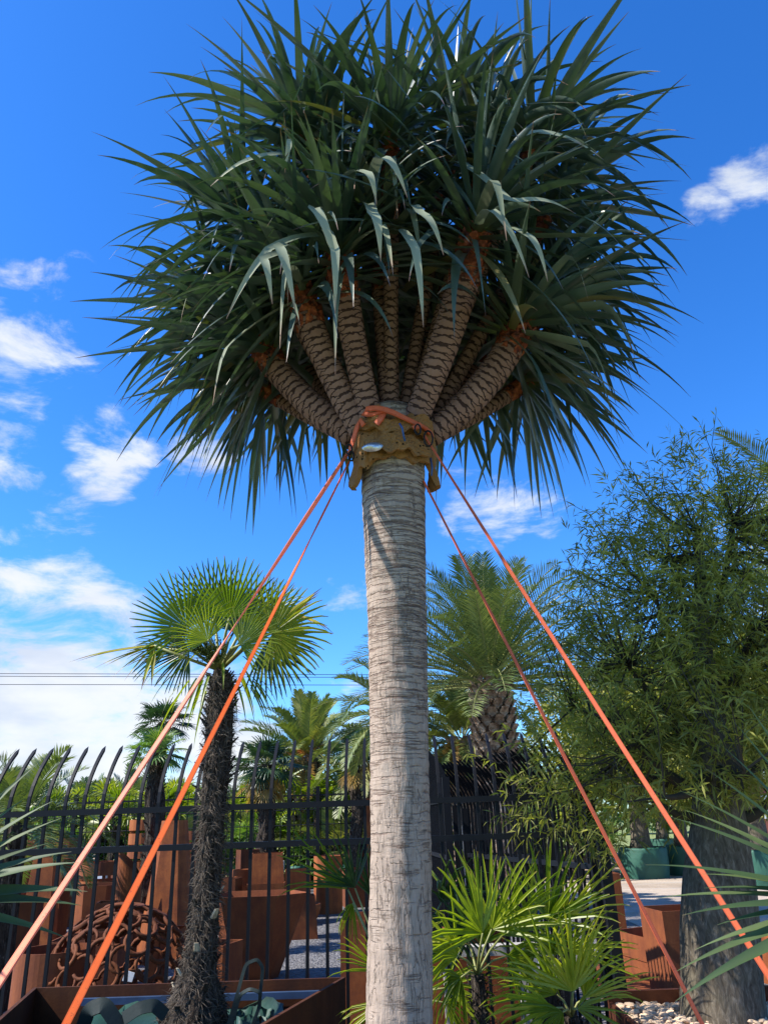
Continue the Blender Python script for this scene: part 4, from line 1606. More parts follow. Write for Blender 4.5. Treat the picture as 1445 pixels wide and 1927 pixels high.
# raised pebble bed at the right
BZ = .50
bx0 = P(1150, 1870, 5.5).x
bed = empty('raised_bed', (3, 5, 0), 'low dark steel edged bed holding tan pebbles and the bottle tree', 'garden bed')
mb = MB()
mb.box((bx0 - .02, 5.50, 0), (5.2, 5.535, BZ + .075))
mb.box((bx0 - .02, 3.2, 0), (bx0, 5.50, BZ + .02))
build_at(mb, 'steel_edge', M['corten_dark'], bed)
mb = MB()
mb.box((bx0, 3.2, 0), (5.2, 5.5, BZ - .02))
build_at(mb, 'soil', M['mulch'], bed)
mb = MB()
for k in range(2600):
    x = bx0 + .02 + (3.6 - bx0) * random.random() ** 1.2
    y = rnd(3.9, 5.48)
    stone(mb, (x, y, BZ + rnd(-.01, .018)), rnd(.012, .034), .5)
o = build_at(mb, 'pebbles', M['stone'], None)
o['kind'] = 'stuff'
o['label'] = 'tan and cream river pebbles round the foot of the bottle tree'
o['category'] = 'pebbles'

# ------------------------------------------------------------------ shaggy windmill palm
WY = 4.9
wp = [P(365, 1960, WY), P(368, 1900, WY), P(374, 1830, WY), P(385, 1740, WY), P(392, 1650, WY), P(400, 1540, WY), P(408, 1440, WY), P(414, 1350, WY), P(416, 1290, WY), P(416, 1262, WY)]
wr = [.20, .155, .098, .074, .068, .070, .077, .080, .066, .045]
wpts, wrr = [], []
for k in range(70):
    t = k / 69 * 9
    i = min(8, int(t))
    wpts.append(wp[i].lerp(wp[i + 1], t - i))
    wrr.append(wr[i] + (wr[i + 1] - wr[i]) * (t - i))
palm = empty('windmill_palm', (wp[0].x, wp[0].y, wp[0].z), 'windmill palm with dark shaggy trunk crossed by the two left straps', 'palm')
mb = MB()
mb.tube(wpts, wrr, 40, fr=lambda a, L: 1 + .05 * math.sin(4 * a + L * 9) + .05 * math.sin(9 * a - L * 23) + .035 * math.sin(17 * a + L * 41))
for i in range(60):                     # spiky dark stubs near the top
    k = int(rnd(42, 67))
    a = rnd(0, 6.28)
    r_ = Vector((math.cos(a), math.sin(a), 0))
    c = wpts[k] + r_ * wrr[k] * .9
    d = (r_ * .8 + Vector((0, 0, rnd(.5, 1.2)))).normalized()
    mb.tube([c, c + d * rnd(.04, .10)], [.010, .004], 5)
trunk_o = build_at(mb, 'trunk', M['fiber'], palm, False)
mb = MB()
for i in range(5200):
    t = random.random() * .97
    k = min(68, int(t * 69))
    c = wpts[k].lerp(wpts[k + 1], rnd(0, 1))
    a = rnd(0, 2 * math.pi)
    r_ = Vector((math.cos(a), math.sin(a), 0))
    tg = Vector((-math.sin(a), math.cos(a), 0))
    d = (tg * rnd(-1, 1) + Vector((0, 0, rnd(-1.0, .5))) + r_ * rnd(.1, .5)).normalized()
    ln = rnd(.03, .10)
    p0 = c + r_ * wrr[k] * .98
    p1 = p0 + d * ln * .5 + r_ * .008
    p2 = p1 + (d + Vector((0, 0, -.4)) - r_ * .25).normalized() * ln * .5
    s_ = d.cross(r_).normalized() * rnd(.0008, .0022)
    mb.add([p0 - s_, p0 + s_, p1 + s_ * .8, p1 - s_ * .8, p2], [(0, 1, 2, 3), (3, 2, 4)], [(.5, .5)] * 5)
build_at(mb, 'trunk_fibres', mat('fibre_strand', simple((.10, .08, .06), .9, .2, 0, .7, 8)), trunk_o)
for i in range(44):                     # cut leaf bases
    k = int(3 + 62 * i / 44)
    a = i * 2.39996 + 1
    r_ = Vector((math.cos(a), math.sin(a), 0))
    c = wpts[k] + r_ * wrr[k] * .95
    tg = Vector((-math.sin(a), math.cos(a), 0))
    up_ = (Vector((0, 0, 1)) + r_ * .6).normalized()
    s = rnd(.012, .02)
    mb = MB()
    ln = rnd(.035, .06)
    b = c + up_ * ln
    mb.add([c - tg * s * 1.3, c + tg * s * 1.3, c + tg * s + r_ * .01, c - tg * s + r_ * .01, b - tg * s * .8, b + tg * s * .8, b + tg * s * .5 + r_ * .012, b - tg * s * .5 + r_ * .012],
           [(0, 1, 5, 4), (1, 2, 6, 5), (2, 3, 7, 6), (3, 0, 4, 7), (4, 5, 6, 7)])
    build_at(mb, 'leaf_base', M['husk'] if i % 3 == 0 and k < 45 else M['fiber'], palm)
hub = P(414, 1262, WY)
# fan leaves one by one: centre px,py,dY, direction of the middle finger (image degrees, 0=right 90=up), radius px, half spread, tilt(y of normal), droop, material
MPW = MPP(hub)
for (cx_, cy_, dy, ang, rp, spr, tilt, droop, mt) in (
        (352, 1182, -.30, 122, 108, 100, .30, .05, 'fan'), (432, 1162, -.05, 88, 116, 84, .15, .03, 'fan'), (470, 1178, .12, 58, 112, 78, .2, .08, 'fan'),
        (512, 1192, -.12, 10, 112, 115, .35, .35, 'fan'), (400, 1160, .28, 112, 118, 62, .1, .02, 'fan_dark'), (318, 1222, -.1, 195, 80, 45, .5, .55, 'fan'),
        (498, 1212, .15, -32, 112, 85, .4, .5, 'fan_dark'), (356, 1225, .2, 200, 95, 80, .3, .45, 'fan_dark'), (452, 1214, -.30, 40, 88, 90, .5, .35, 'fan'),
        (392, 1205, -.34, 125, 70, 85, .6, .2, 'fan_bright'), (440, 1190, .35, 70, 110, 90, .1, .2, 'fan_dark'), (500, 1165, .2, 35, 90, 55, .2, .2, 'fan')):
    C = P(cx_, cy_, WY + dy)
    a = R_(ang)
    m_ = CAMROT @ Vector((math.cos(a), math.sin(a), 0))
    nrm = CAMROT @ Vector((rnd(-.55, .55), tilt + rnd(-.2, .4), 1))
    e = empty('x', (0, 0, 0), '', '')
    bpy.data.objects.remove(e)
    mb = MB()
    mid = hub.lerp(C, .55) + Vector((0, 0, .05))
    fan_leaf(mb, C, m_, nrm, rp * MPW, spr, int(10 + spr * .19), droop=droop * .5, ragged=.06, fused=.45)
    lf = build_at(mb, 'fan_leaf', M[mt], palm)
    mb = MB()
    mb.tube([hub, mid, C], [.013, .010, .007], 6)
    build_at(mb, 'leaf_stalk', M['stalk'], lf, True)
# the torn yellowing leaf trailing left and the folded yellow one at right
mb = MB()
C = P(290, 1215, WY - .1)
for (tx, ty, w_) in ((136, 1258, .05), (180, 1268, .03), (200, 1262, .035), (218, 1278, .03), (240, 1282, .03), (268, 1298, .035), (285, 1290, .03), (150, 1256, .035)):
    T = P(tx, ty, WY - .15)
    d = (T - C)
    strap_leaf(mb, C, (d.normalized() + Vector((0, 0, .22))), Vector((0, -.5, 1)), d.length * 1.04, w_, .045, 8, u=random.random(), basew=.5)
lf = build_at(mb, 'torn_yellow_leaf', M['fan_yellow'], palm)
mb = MB()
mb.tube([hub, P(340, 1235, WY - .1), C], [.012, .01, .007], 6)
build_at(mb, 'leaf_stalk', M['stalk'], lf, True)
mb = MB()
C = P(538, 1158, WY)
for k in range(9):
    T = P(606 - k * 3.5, 1104 + k * 4 + (k % 3) * 3, WY + .05 * (k % 3))
    d = T - C
    strap_leaf(mb, C, d, Vector((-.3, -.8, .4)), d.length, .035, .01, 6, u=random.random(), basew=.6)
for k in range(6):
    T = P(560 + k * 10, 1170 + k * 8, WY - .1)
    d = T - C
    strap_leaf(mb, C, d.normalized() + Vector((0, 0, .5)), Vector((-.3, -.8, .4)), d.length * 1.1, .022, .12, 7, u=random.random())
lf = build_at(mb, 'folded_yellow_leaf', M['fan_yellow'], palm)
mb = MB()
mb.tube([hub, P(480, 1200, WY), C], [.012, .01, .007], 6)
build_at(mb, 'leaf_stalk', M['stalk'], lf, True)
# fruit bunches and hanging dead bits
mb = MB()
for (bx_, by_, Y, rr_) in ((372, 1208, WY - .22, .15), (345, 1195, WY - .2, .10), (405, 1225, WY - .2, .08)):
    bc_ = P(bx_, by_, Y)
    for k in range(60):
        d = Vector((rnd(-1, 1), rnd(-1, 1), rnd(-1, 1))).normalized()
        q = bc_ + d * rr_ * random.random() ** .5
        mb.tube([hub.lerp(bc_, .4), q], .0015, 3, cap=False)
        for j in range(4):
            s0 = q + Vector((rnd(-1, 1), rnd(-1, 1), rnd(-1, 1))) * .02
            mb.tube([s0 - Vector((0, 0, .005)), s0, s0 + Vector((0, 0, .005))], [.001, .0055, .001], 5, cap=False)
build_at(mb, 'fruit_bunch', M['fruit'], palm)
mb = MB()
for k in range(34):
    a = rnd(0, 6.28)
    d = Vector((math.cos(a), math.sin(a), rnd(-.3, .4)))
    strap_leaf(mb, hub + d * .25 + Vector((0, 0, -.02)), d + Vector((0, 0, -.8)), Vector((0, 0, 1)), rnd(.2, .42), .018, .2, 6, u=random.random())
build_at(mb, 'hanging_tatters', M['fan'], palm)


# ------------------------------------------------------------------ pinnate (date) palms
def date_trunk(mb, c, h, r, n_around=11, dz=.10, z_start=0.0, scale_out=.045, low_flat=None):
    mb.tube([Vector((c.x, c.y, 0)), Vector((c.x, c.y, h * .5)), Vector((c.x, c.y, h))], r * .92, 20)
    z = z_start + .05
    row = 0
    while z < h:
        for j in range(n_around):
            a = 2 * math.pi * (j + .5 * (row % 2)) / n_around + .03 * row
            r_ = Vector((math.cos(a), math.sin(a), 0))
            tg = Vector((-math.sin(a), math.cos(a), 0))
            s = 2 * math.pi * r / n_around * .56
            b = Vector((c.x, c.y, z)) + r_ * r * .88
            o_ = scale_out * rnd(.7, 1.3)
            if low_flat and z < low_flat:
                o_ *= .3
            q0 = b - tg * s - Vector((0, 0, dz * .1))
            q1 = b + tg * s - Vector((0, 0, dz * .1))
            q2 = b + Vector((0, 0, -dz * .75)) + r_ * o_ * .2
            q3 = b + tg * s * .75 + Vector((0, 0, dz * .35)) + r_ * o_
            q4 = b - tg * s * .75 + Vector((0, 0, dz * .35)) + r_ * o_
            q5 = b + r_ * o_ * 1.5 + Vector((0, 0, dz * .02))
            q6 = b + Vector((0, 0, dz * .95)) + r_ * o_ * .3
            mb.add([q0, q1, q2, q3, q4, q5, q6], [(0, 2, 5), (2, 1, 5), (1, 3, 5), (4, 0, 5), (3, 4, 5), (3, 6, 4)])
        z += dz
        row += 1


def date_palm(px, hub_py, Y, r, L, label, N=44, mt='date', leaf=.30, w=.024, group='date palms beyond the fence', th=(3, 118), arch=.085, seed=0.0, dead=0, low_flat=None, flowers=0, bulge=0.25, na=11, dz=.12):
    h = P(px, hub_py, Y)
    base_ = Vector((h.x, h.y, 0))
    e = empty('date_palm', base_, label, 'palm', group)
    mb = MB()
    date_trunk(mb, base_, h.z - .08, r, na, dz, low_flat=low_flat)
    if bulge:
        for k in range(int(3.2 * r / dz * 2)):       # swollen head of cut leaf bases
            z = h.z - .05 - k * dz
            rr_ = r * (1 + bulge * math.sin(math.pi * min(1, (k + 1) / (6.4 * r / dz))))
            for j in range(na):
                a = 2 * math.pi * (j + .5 * (k % 2)) / na
                r_ = Vector((math.cos(a), math.sin(a), 0))
                tg = Vector((-math.sin(a), math.cos(a), 0))
                b = Vector((h.x, h.y, z)) + r_ * rr_
                s = math.pi * rr_ / na * .85
                t_ = b + r_ * .06 + Vector((0, 0, .09))
                mb.add([b - tg * s, b + tg * s, t_ + tg * s * .7, t_ - tg * s * .7, b - r_ * .1 + Vector((0, 0, .1)), b + Vector((0, 0, -dz * .6))],
                       [(0, 5, 1), (0, 1, 2, 3), (3, 2, 4), (1, 4, 2), (0, 3, 4)])
    build_at(mb, 'trunk', M['pbark'], e)
    mb, st_, old = MB(), MB(), MB()
    date_crown(mb, st_, h + Vector((0, 0, r * .5)), N, L, leaf, w, th, arch, old=old if dead else None, seed=seed, spread=r * .7)
    build_at(mb, 'crown', M[mt], e)
    build_at(st_, 'leaf_stalks', M['stalk'], e)
    for k in range(dead):
        a = k * 2.1 + seed
        frond(old, h + Vector((math.cos(a), math.sin(a), 0)) * r, Vector((math.cos(a), math.sin(a), -.5)), L * rnd(.5, .75), leaf * .8, .22, 12, 4, w)
    if old.v:
        build_at(old, 'dead_fronds', M['dead'], e)
    if flowers:
        mb = MB()
        for k in range(flowers):
            a = k * 2.4
            for j in range(26):
                d = Vector((math.cos(a) + rnd(-.4, .4), math.sin(a) + rnd(-.4, .4), rnd(-.1, .9)))
                mb.tube([h + Vector((0, 0, .1)), h + d * .45, h + d * .75 + Vector((0, 0, -.15))], .012, 3, cap=False)
        build_at(mb, 'fruit_stalks', M['flower'], e)
    return e


date_palm(922, 1280, 13.0, .30, 2.4, 'big date palm with a swollen scaly trunk head, just right of the dragon trunk', N=90, leaf=.46, w=.021, th=(2, 93), arch=.075, seed=.6, low_flat=2.6, bulge=.16, dz=.13)
date_palm(868, 1392, 15.0, .24, 1.5, 'shorter date palm with yellowing fronds between the dragon trunk and the big palm', N=34, mt='date_warm', leaf=.32, w=.03, th=(10, 125), arch=.12, seed=2.2, dead=7, na=9)
date_palm(742, 1345, 16.5, .25, 1.75, 'date palm mostly hidden behind the dragon trunk, fronds arching out to the left', N=34, mt='date', leaf=.36, w=.032, th=(15, 115), arch=.11, seed=1.0, dead=0)
date_palm(578, 1425, 26.0, .42, 2.35, 'date palm with orange fruit stalks left of the dragon trunk', N=52, mt='date_warm', leaf=.5, w=.05, th=(3, 110), arch=.08, seed=.3, dead=3, flowers=5, na=9, dz=.2)
date_palm(702, 1440, 22.0, .22, 1.9, 'thin trunked palm with a skirt of brown dead fronds beside the dragon trunk', N=22, mt='date_warm', leaf=.4, w=.05, th=(15, 125), arch=.14, seed=.9, dead=12, na=8, dz=.18)
date_palm(1560, 1000, 9.0, .25, 1.9, 'palm whose frond tips reach in at the right edge above the bottle tree', N=30, leaf=.3, w=.02, th=(20, 110), seed=.2, bulge=0)


# ------------------------------------------------------------------ far fan palms
def fan_palm(px, hub_py, Y, r, Lp, Rr, label, N=26, mt='fan_dark', skirt=0, group=None, ns=22, th=(5, 120), base_z=0.0, seed=1.0, z_px=None):
    h = P(px, hub_py, Y)
    base_ = Vector((h.x, h.y, base_z))
    e = empty('fan_palm', base_, label, 'palm', group)
    mb = MB()
    n = 14
    mb.tube([Vector((h.x + .03 * math.sin(k), h.y, base_z + (h.z - base_z) * k / n)) for k in range(n + 1)], [r * (1.15 - .25 * k / n) for k in range(n + 1)], 14,
            fr=lambda a, L: 1 + .12 * math.sin(5 * a + L * 14) + .1 * math.sin(9 * a - L * 31))
    for k in range(int(60 * (h.z - base_z))):
        z = rnd(base_z, h.z)
        a = rnd(0, 6.28)
        r_ = Vector((math.cos(a), math.sin(a), 0))
        b = Vector((h.x, h.y, z)) + r_ * r * .9
        mb.tube([b, b + (r_ * .6 + Vector((0, 0, rnd(.2, 1)))).normalized() * r * rnd(.4, .9)], [r * .13, r * .04], 4)
    build_at(mb, 'trunk', M['fiber'], e)
    mb, st_ = MB(), MB()
    fan_crown(mb, h, N, Lp, Rr, th, 140, ns, .3, st_, seed)
    build_at(mb, 'crown', M[mt], e)
    build_at(st_, 'leaf_stalks', M['stalk'], e)
    if skirt:
        mb = MB()
        for k in range(skirt):
            a = rnd(0, 6.28)
            d = Vector((math.cos(a), math.sin(a), -.5))
            C = h + Vector((math.cos(a) * Lp * .6, math.sin(a) * Lp * .6, -.15 - rnd(0, Lp)))
            fan_leaf(mb, C, Vector((math.cos(a) * .4, math.sin(a) * .4, -1)), d, Rr * .9, 60, 12, droop=.2)
        build_at(mb, 'dead_skirt', M['dead'], e)
    return e


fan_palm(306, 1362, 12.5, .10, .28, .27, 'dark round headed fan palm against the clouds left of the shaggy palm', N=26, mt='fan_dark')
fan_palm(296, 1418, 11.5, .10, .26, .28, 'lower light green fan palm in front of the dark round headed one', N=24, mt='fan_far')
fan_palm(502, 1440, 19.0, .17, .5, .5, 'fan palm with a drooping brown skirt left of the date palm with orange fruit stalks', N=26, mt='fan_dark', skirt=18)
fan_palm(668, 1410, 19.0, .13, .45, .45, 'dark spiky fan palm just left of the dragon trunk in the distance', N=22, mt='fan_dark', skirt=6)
# the mass of young palms in the nursery
protos = []


def proto_fan(mt, Lp, Rr, N, r, hgt, seed, ns=16):
    h = Vector((0, 0, hgt))
    e = empty('young_fan_palm', (0, 0, 0), 'young green fan palm in the nursery rows behind the mesh fence', 'palm', 'young palms in the nursery behind the mesh fence')
    mb = MB()
    mb.tube([Vector((.04 * math.sin(k * .9), 0, hgt * k / 8)) for k in range(9)], [r * (1.2 - .3 * k / 8) for k in range(9)], 12, fr=lambda a, L: 1 + .14 * math.sin(5 * a + L * 14) + .1 * math.sin(9 * a - L * 31))
    build_at(mb, 'trunk', M['fiber'], e)
    mb = MB()
    fan_crown(mb, h, N, Lp, Rr, (5, 112), 135, ns, .3, None, seed)
    build_at(mb, 'crown', M[mt], e)
    return e


def proto_feather(mt, L, N, r, hgt, seed):
    h = Vector((0, 0, hgt))
    e = empty('young_date_palm', (0, 0, 0), 'young feathery palm in the nursery rows behind the mesh fence', 'palm', 'young palms in the nursery behind the mesh fence')
    mb = MB()
    date_trunk(mb, Vector((0, 0, 0)), hgt, r, 8, .16)
    build_at(mb, 'trunk', M['pbark'], e)
    mb = MB()
    date_crown(mb, None, h, N, L, .42, .045, (3, 100), .08, n=10, per=3, seed=seed)
    build_at(mb, 'crown', M[mt], e)
    return e


protos = [proto_fan('fan_far', .6, .55, 20, .13, 1.3, 1), proto_fan('fan_far', .5, .6, 18, .15, .7, 3), proto_fan('fan', .6, .6, 18, .12, 2.0, 5), proto_feather('date_warm', 1.7, 22, .18, .9, 1), proto_feather('date', 1.9, 24, .2, 1.5, 2)]
spots = []
for row, (Y, n, j) in enumerate(((22.6, 24, 0), (24.5, 24, 1), (27, 22, 0), (30, 22, 1), (34, 22, 0), (39, 18, 1))):
    for k in range(n):
        px = -90 + (k + .5 * (row % 2)) * 1220 / n + rnd(-14, 14)
        spots.append((px, Y + rnd(-.5, .5), row))
used = set()
FILL = ['beside a mesh fence post', 'in the front row', 'farther back']
for i, (px, Y, row) in enumerate(spots):
    far = row >= 3
    left = px < 330
    k = random.choice((0, 1, 3, 2) if row < 2 else ((3, 4, 2, 4) if left else (0, 4, 3, 2)))
    q = P(px, 1540, Y)
    if k not in used:
        used.add(k)
        o = protos[k]
    else:
        o = copy_tree(protos[k])
    o.location = (q.x, Y, 0)
    s = rnd(.85, 1.15) * (1.12 if far else .95)
    o.scale = (s, s, s * rnd(.9, 1.1))
    o.rotation_euler = (0, 0, rnd(0, 6.28))
for k in range(5):
    if k not in used:
        for ch in list(protos[k].children):
            bpy.data.objects.remove(ch)
        bpy.data.objects.remove(protos[k])
# overgrown fronds at the far left just behind the fence
e = empty('feather_palm', (P(30, 1540, 9).x, 9, 0), 'low drooping feathery palm behind the fence at the far left', 'palm')
mb = MB()
hh = P(35, 1540, 8.6)
mb2 = MB()
mb2.tube([Vector((hh.x, hh.y, 0)), Vector((hh.x, hh.y, hh.z))], [.13, .11], 12, fr=lambda a, L: 1 + .1 * math.sin(5 * a + 20 * L))
build_at(mb2, 'trunk', M['fiber'], e)
date_crown(mb, None, hh, 30, 1.0, .24, .018, (10, 112), .12, n=12, per=4, seed=1.4)
build_at(mb, 'crown', M['date_warm'], e)
# green pots under the nursery palms
for i, (px, py, w_) in enumerate(((512, 1622, 34), (560, 1622, 30), (610, 1612, 34), (660, 1610, 30), (148, 1600, 34), (200, 1600, 36), (680, 1600, 24))):
    c = P(px, py, 22.0)
    r_ = w_ * MPP(c) / 2
    bag('nursery_pot', Vector((c.x, c.y, 0)), r_, 0, .55, 'low green nursery pot behind the mesh fence under the young palms', M['bag_far'], 'green pots behind the mesh fence', rag=.01)
for i, (px, w_) in enumerate(((190, 18), (525, 15))):
    c = P(px, 1600, 20.2)
    r_ = w_ * MPP(c) / 2
    mb = MB()
    mb.box((c.x - r_, c.y, .5), (c.x + r_, c.y + .3, .75))
    mb.box((c.x - r_ * .9, c.y + .02, 0), (c.x - r_ * .75, c.y + .28, .5))
    mb.box((c.x + r_ * .75, c.y + .02, 0), (c.x + r_ * .9, c.y + .28, .5))
    tag(build_at(mb, 'white_crate', M['white']), 'small white crate on legs in front of the mesh fence', 'crate', 'white crates in front of the mesh fence')


# ------------------------------------------------------------------ bottle tree
def crown_leaves(cs, n_leaves, seed, leaf=(.06, .11), w=.010, spray=16, shell=.55):
    """narrow leaves on short sprays filling several lobes: cs = [(centre, radii)]"""
    r = np.random.default_rng(seed)
    vol = np.array([q[1][0] * q[1][1] * q[1][2] for q in cs])
    vol = vol / vol.sum()
    nsp = n_leaves // spray
    V, Fc, U = [], [], []
    ch = r.choice(len(cs), nsp, p=vol)
    C = np.array([cs[k][0] for k in ch])
    RR = np.array([cs[k][1] for k in ch])
    d = r.normal(size=(nsp, 3))
    d /= np.linalg.norm(d, axis=1)[:, None]
    rad = shell + (1.05 - shell) * r.random(nsp) ** .7
    rad *= 1 + .10 * r.normal(size=nsp)
    bump = 1 + .10 * np.sin(d[:, 0] * 9 + d[:, 2] * 7) + .08 * np.sin(d[:, 1] * 11 - d[:, 2] * 9)
    pos = C + d * RR * (rad * bump)[:, None]
    tw = d + r.normal(size=(nsp, 3)) * .45 + np.array([0, 0, .25])
    tw /= np.linalg.norm(tw, axis=1)[:, None]
    slen = r.uniform(.14, .30, nsp)
    t = r.random((nsp, spray))
    base_ = pos[:, None, :] + tw[:, None, :] * (t * slen[:, None])[:, :, None]
    ld = tw[:, None, :] * .55 + r.normal(size=(nsp, spray, 3)) * .62 + np.array([0, 0, -.12])
    ld /= np.linalg.norm(ld, axis=2)[:, :, None]
    L = r.uniform(leaf[0], leaf[1], (nsp, spray, 1))
    sd = np.cross(ld, r.normal(size=(nsp, spray, 3)))
    sd /= np.linalg.norm(sd, axis=2)[:, :, None]
    sd *= w * r.uniform(.7, 1.2, (nsp, spray, 1)) / 2
    tip = base_ + ld * L + np.array([0, 0, -.012])
    mid = base_ + ld * L * .45
    a = np.stack([base_, mid - sd, tip, mid + sd], axis=2).reshape(-1, 3)
    n = nsp * spray
    idx = np.arange(n)[:, None] * 4 + np.array([0, 1, 2, 3])
    mb = MB()
    mb.v = [tuple(q) for q in a]
    mb.f = [tuple(q) for q in idx.tolist()]
    uu = np.repeat(np.clip(r.normal(.45, .25, nsp)[:, None] + r.normal(0, .12, (nsp, spray)), 0, 1).reshape(-1), 4)
    vv = np.tile(np.array([0, .4, .9, .4]), n)
    mb.uv = list(zip(uu.tolist(), vv.tolist()))
    mb.mi = [0] * n
    return mb, pos, tw, slen


BY = 5.15
bpath = [(P(1362, 2050, BY), .25), (P(1360, 1927, BY), .235), (P(1356, 1850, BY), .222), (P(1352, 1760, BY), .222), (P(1352, 1660, BY), .205), (P(1352, 1560, BY), .165), (P(1348, 1500, BY), .145), (P(1342, 1440, BY), .13), (P(1336, 1330, BY), .095), (P(1322, 1220, BY), .06), (P(1318, 1120, BY), .045), (P(1315, 1000, BY), .03)]
bt_ = empty('bottle_tree', (bpath[0][0].x, BY, .3), 'bottle tree with a fat grey trunk and fine willowy leaves at the right', 'tree')
mb = MB()
q_, r__ = [], []
for k in range(60):
    t = k / 59 * (len(bpath) - 1)
    i = min(len(bpath) - 2, int(t))
    q_.append(bpath[i][0].lerp(bpath[i + 1][0], t - i))
    r__.append(bpath[i][1] + (bpath[i + 1][1] - bpath[i][1]) * (t - i))
mb.tube(q_, r__, 40, fr=lambda a, L: 1 + .02 * math.sin(3 * a + L) + .012 * math.sin(11 * a + L * 6))
build_at(mb, 'trunk', M['btrunk'], bt_, True)
mb = MB()
limbs = []
for (x0, y0, x1, y1, Y1, r0, r1) in ((1345, 1500, 1200, 1400, 4.9, .05, .02), (1345, 1480, 1150, 1440, 5.4, .045, .015), (1340, 1430, 1180, 1250, 5.0, .05, .015), (1338, 1400, 1230, 1120, 5.3, .045, .012),
                                      (1330, 1330, 1420, 1180, 5.0, .05, .015), (1345, 1470, 1480, 1400, 5.0, .05, .02), (1330, 1290, 1260, 1050, 5.6, .04, .012), (1322, 1220, 1380, 980, 5.1, .04, .012),
                                      (1340, 1450, 1250, 1500, 4.5, .04, .012), (1340, 1440, 1400, 1450, 4.4, .04, .012), (1338, 1400, 1300, 1300, 6.2, .04, .015), (1347, 1530, 1240, 1510, 5.1, .04, .012), (1352, 1540, 1450, 1500, 5.2, .05, .02),
                                      (1340, 1400, 1080, 1330, 5.2, .04, .01)):
    a, b = P(x0, y0, BY), P(x1, y1, Y1)
    m_ = a.lerp(b, .5) + Vector((rnd(-.08, .08), rnd(-.05, .05), -.10))
    pts = [a * (1 - t) ** 2 + m_ * 2 * t * (1 - t) + b * t * t for t in np.linspace(0, 1, 10)]
    mb.tube(pts, [r0 + (r1 - r0) * k / 9 for k in range(10)], 8)
    limbs.append(pts)
build_at(mb, 'limbs', M['twig'], bt_, True)
lobes = []
for (px, py, Y, rx, ry, rz) in ((1300, 1010, 5.3, .62, .8, .52), (1225, 1120, 5.2, .52, .75, .50), (1400, 1080, 5.2, .62, .85, .62), (1170, 1270, 5.1, .48, .7, .45), (1290, 1260, 5.2, .70, .95, .55), (1440, 1290, 5.2, .6, .9, .6),
                                (1110, 1400, 5.1, .50, .6, .40), (1230, 1400, 5.1, .55, .9, .42), (1380, 1400, 5.0, .6, .8, .36), (1070, 1480, 5.2, .36, .5, .28), (1200, 1500, 5.1, .42, .6, .20), (1320, 930, 5.25, .30, .4, .34),
                                (1210, 1000, 5.2, .32, .4, .25), (1050, 1210, 5.2, .22, .35, .22), (1180, 1160, 4.9, .35, .5, .35), (1540, 1100, 5.3, .7, .9, .8), (1560, 1350, 5.3, .7, .9, .6)):
    c = P(px, py, Y)
    lobes.append(((c.x, c.y, c.z), (rx, ry, rz)))
mb, pos, tw, slen = crown_leaves(lobes, 43000, 3, (.055, .105), .0115, 14, .45)
build_at(mb, 'crown', M['bottle_leaf'], bt_)
mb = MB()
allp = [p for l in limbs for p in l[3:]] + [q for q in q_[40:]]
for k in range(0, len(pos), 4):
    p = Vector(pos[k])
    e_ = p + Vector(tw[k]) * float(slen[k])
    near = min(allp, key=lambda q: (q - p).length_squared)
    mid = near.lerp(p, .6) + Vector((0, 0, -.05))
    mb.tube([near, mid, p, e_], [.008, .005, .003, .0015], 3, cap=False)
build_at(mb, 'twigs', M['twig'], bt_)

# bagged trees behind, on the right
bm, _, _, _ = crown_leaves([((0, 0, 0), (2.3, 2.3, 1.8)), ((1.5, .4, -.3), (1.5, 1.5, 1.2)), ((-1.4, -.3, -.2), (1.5, 1.6, 1.2)), ((0, 0, 1.2), (1.4, 1.4, 1.1))], 11000, 5, (.22, .4), .06, 12, .3)
cmesh = None
for i, (px, pyb, Y, w_, lab) in enumerate(((1211, 1624, 22, 86, 'green planter bag with a grey trunk, standing left of the bottle tree trunk'), (1290, 1632, 22.5, 62, 'green planter bag partly hidden behind the left side of the bottle tree trunk'),
                                           (1250, 1600, 28, 50, 'distant green bag above and between the two nearer planter bags'), (1440, 1672, 19, 110, 'green planter bag at the right edge beyond the bottle tree'))):
    c = P(px, pyb, Y)
    r_ = w_ * MPP(c) / 2
    bag('planter_bag', Vector((c.x, c.y, 0)), r_, 0, .72, lab, M['bag_far'], 'green planter bags under the far trees', rag=.015, seed=i)
    e = empty('bagged_tree', (c.x, c.y, .7), ['grey trunked tree growing from the planter bag nearest the fence post', 'grey trunked tree growing from the bag behind the bottle tree trunk', 'smaller tree in the distant green bag', 'grey trunked tree growing from the bag at the right edge'][i], 'tree', 'bagged trees on the right')
    mb = MB()
    mb.tube([Vector((c.x, c.y, .66)), Vector((c.x, c.y, .9)), Vector((c.x + .03, c.y, 1.6)), Vector((c.x, c.y, 2.6)), Vector((c.x, c.y, 3.8))], [r_ * .55, r_ * .42, r_ * .36, r_ * .22, .05], 18)
    build_at(mb, 'trunk', M['btrunk'], e, True)
    if cmesh is None:
        co = bm.build('crown', M['bottle_leaf'], e)
        cmesh = co.data
    else:
        co = bpy.data.objects.new('crown', cmesh)
        COL.objects.link(co)
        co.parent = e
    co.location = (0, 0, 3.0)
    co.rotation_euler = (0, 0, i * 1.3)
    co.scale = (1, 1, 1.0)

# far treeline
mbt, _, _, _ = crown_leaves([((x_, 0, 1.2 + 1.0 * h2(k)), (3.6, 2.2, 1.6 + 1.2 * h2(k, 2))) for k, x_ in enumerate(np.linspace(-62, 62, 34))], 26000, 9, (.5, 1.0), .28, 10, .5)
tl = mbt.build('treeline', M['fan_far'])
tl.location = (6, 62, .4)
tag(tl, 'low green treeline on the horizon behind the nursery', 'treeline', None, 'stuff')

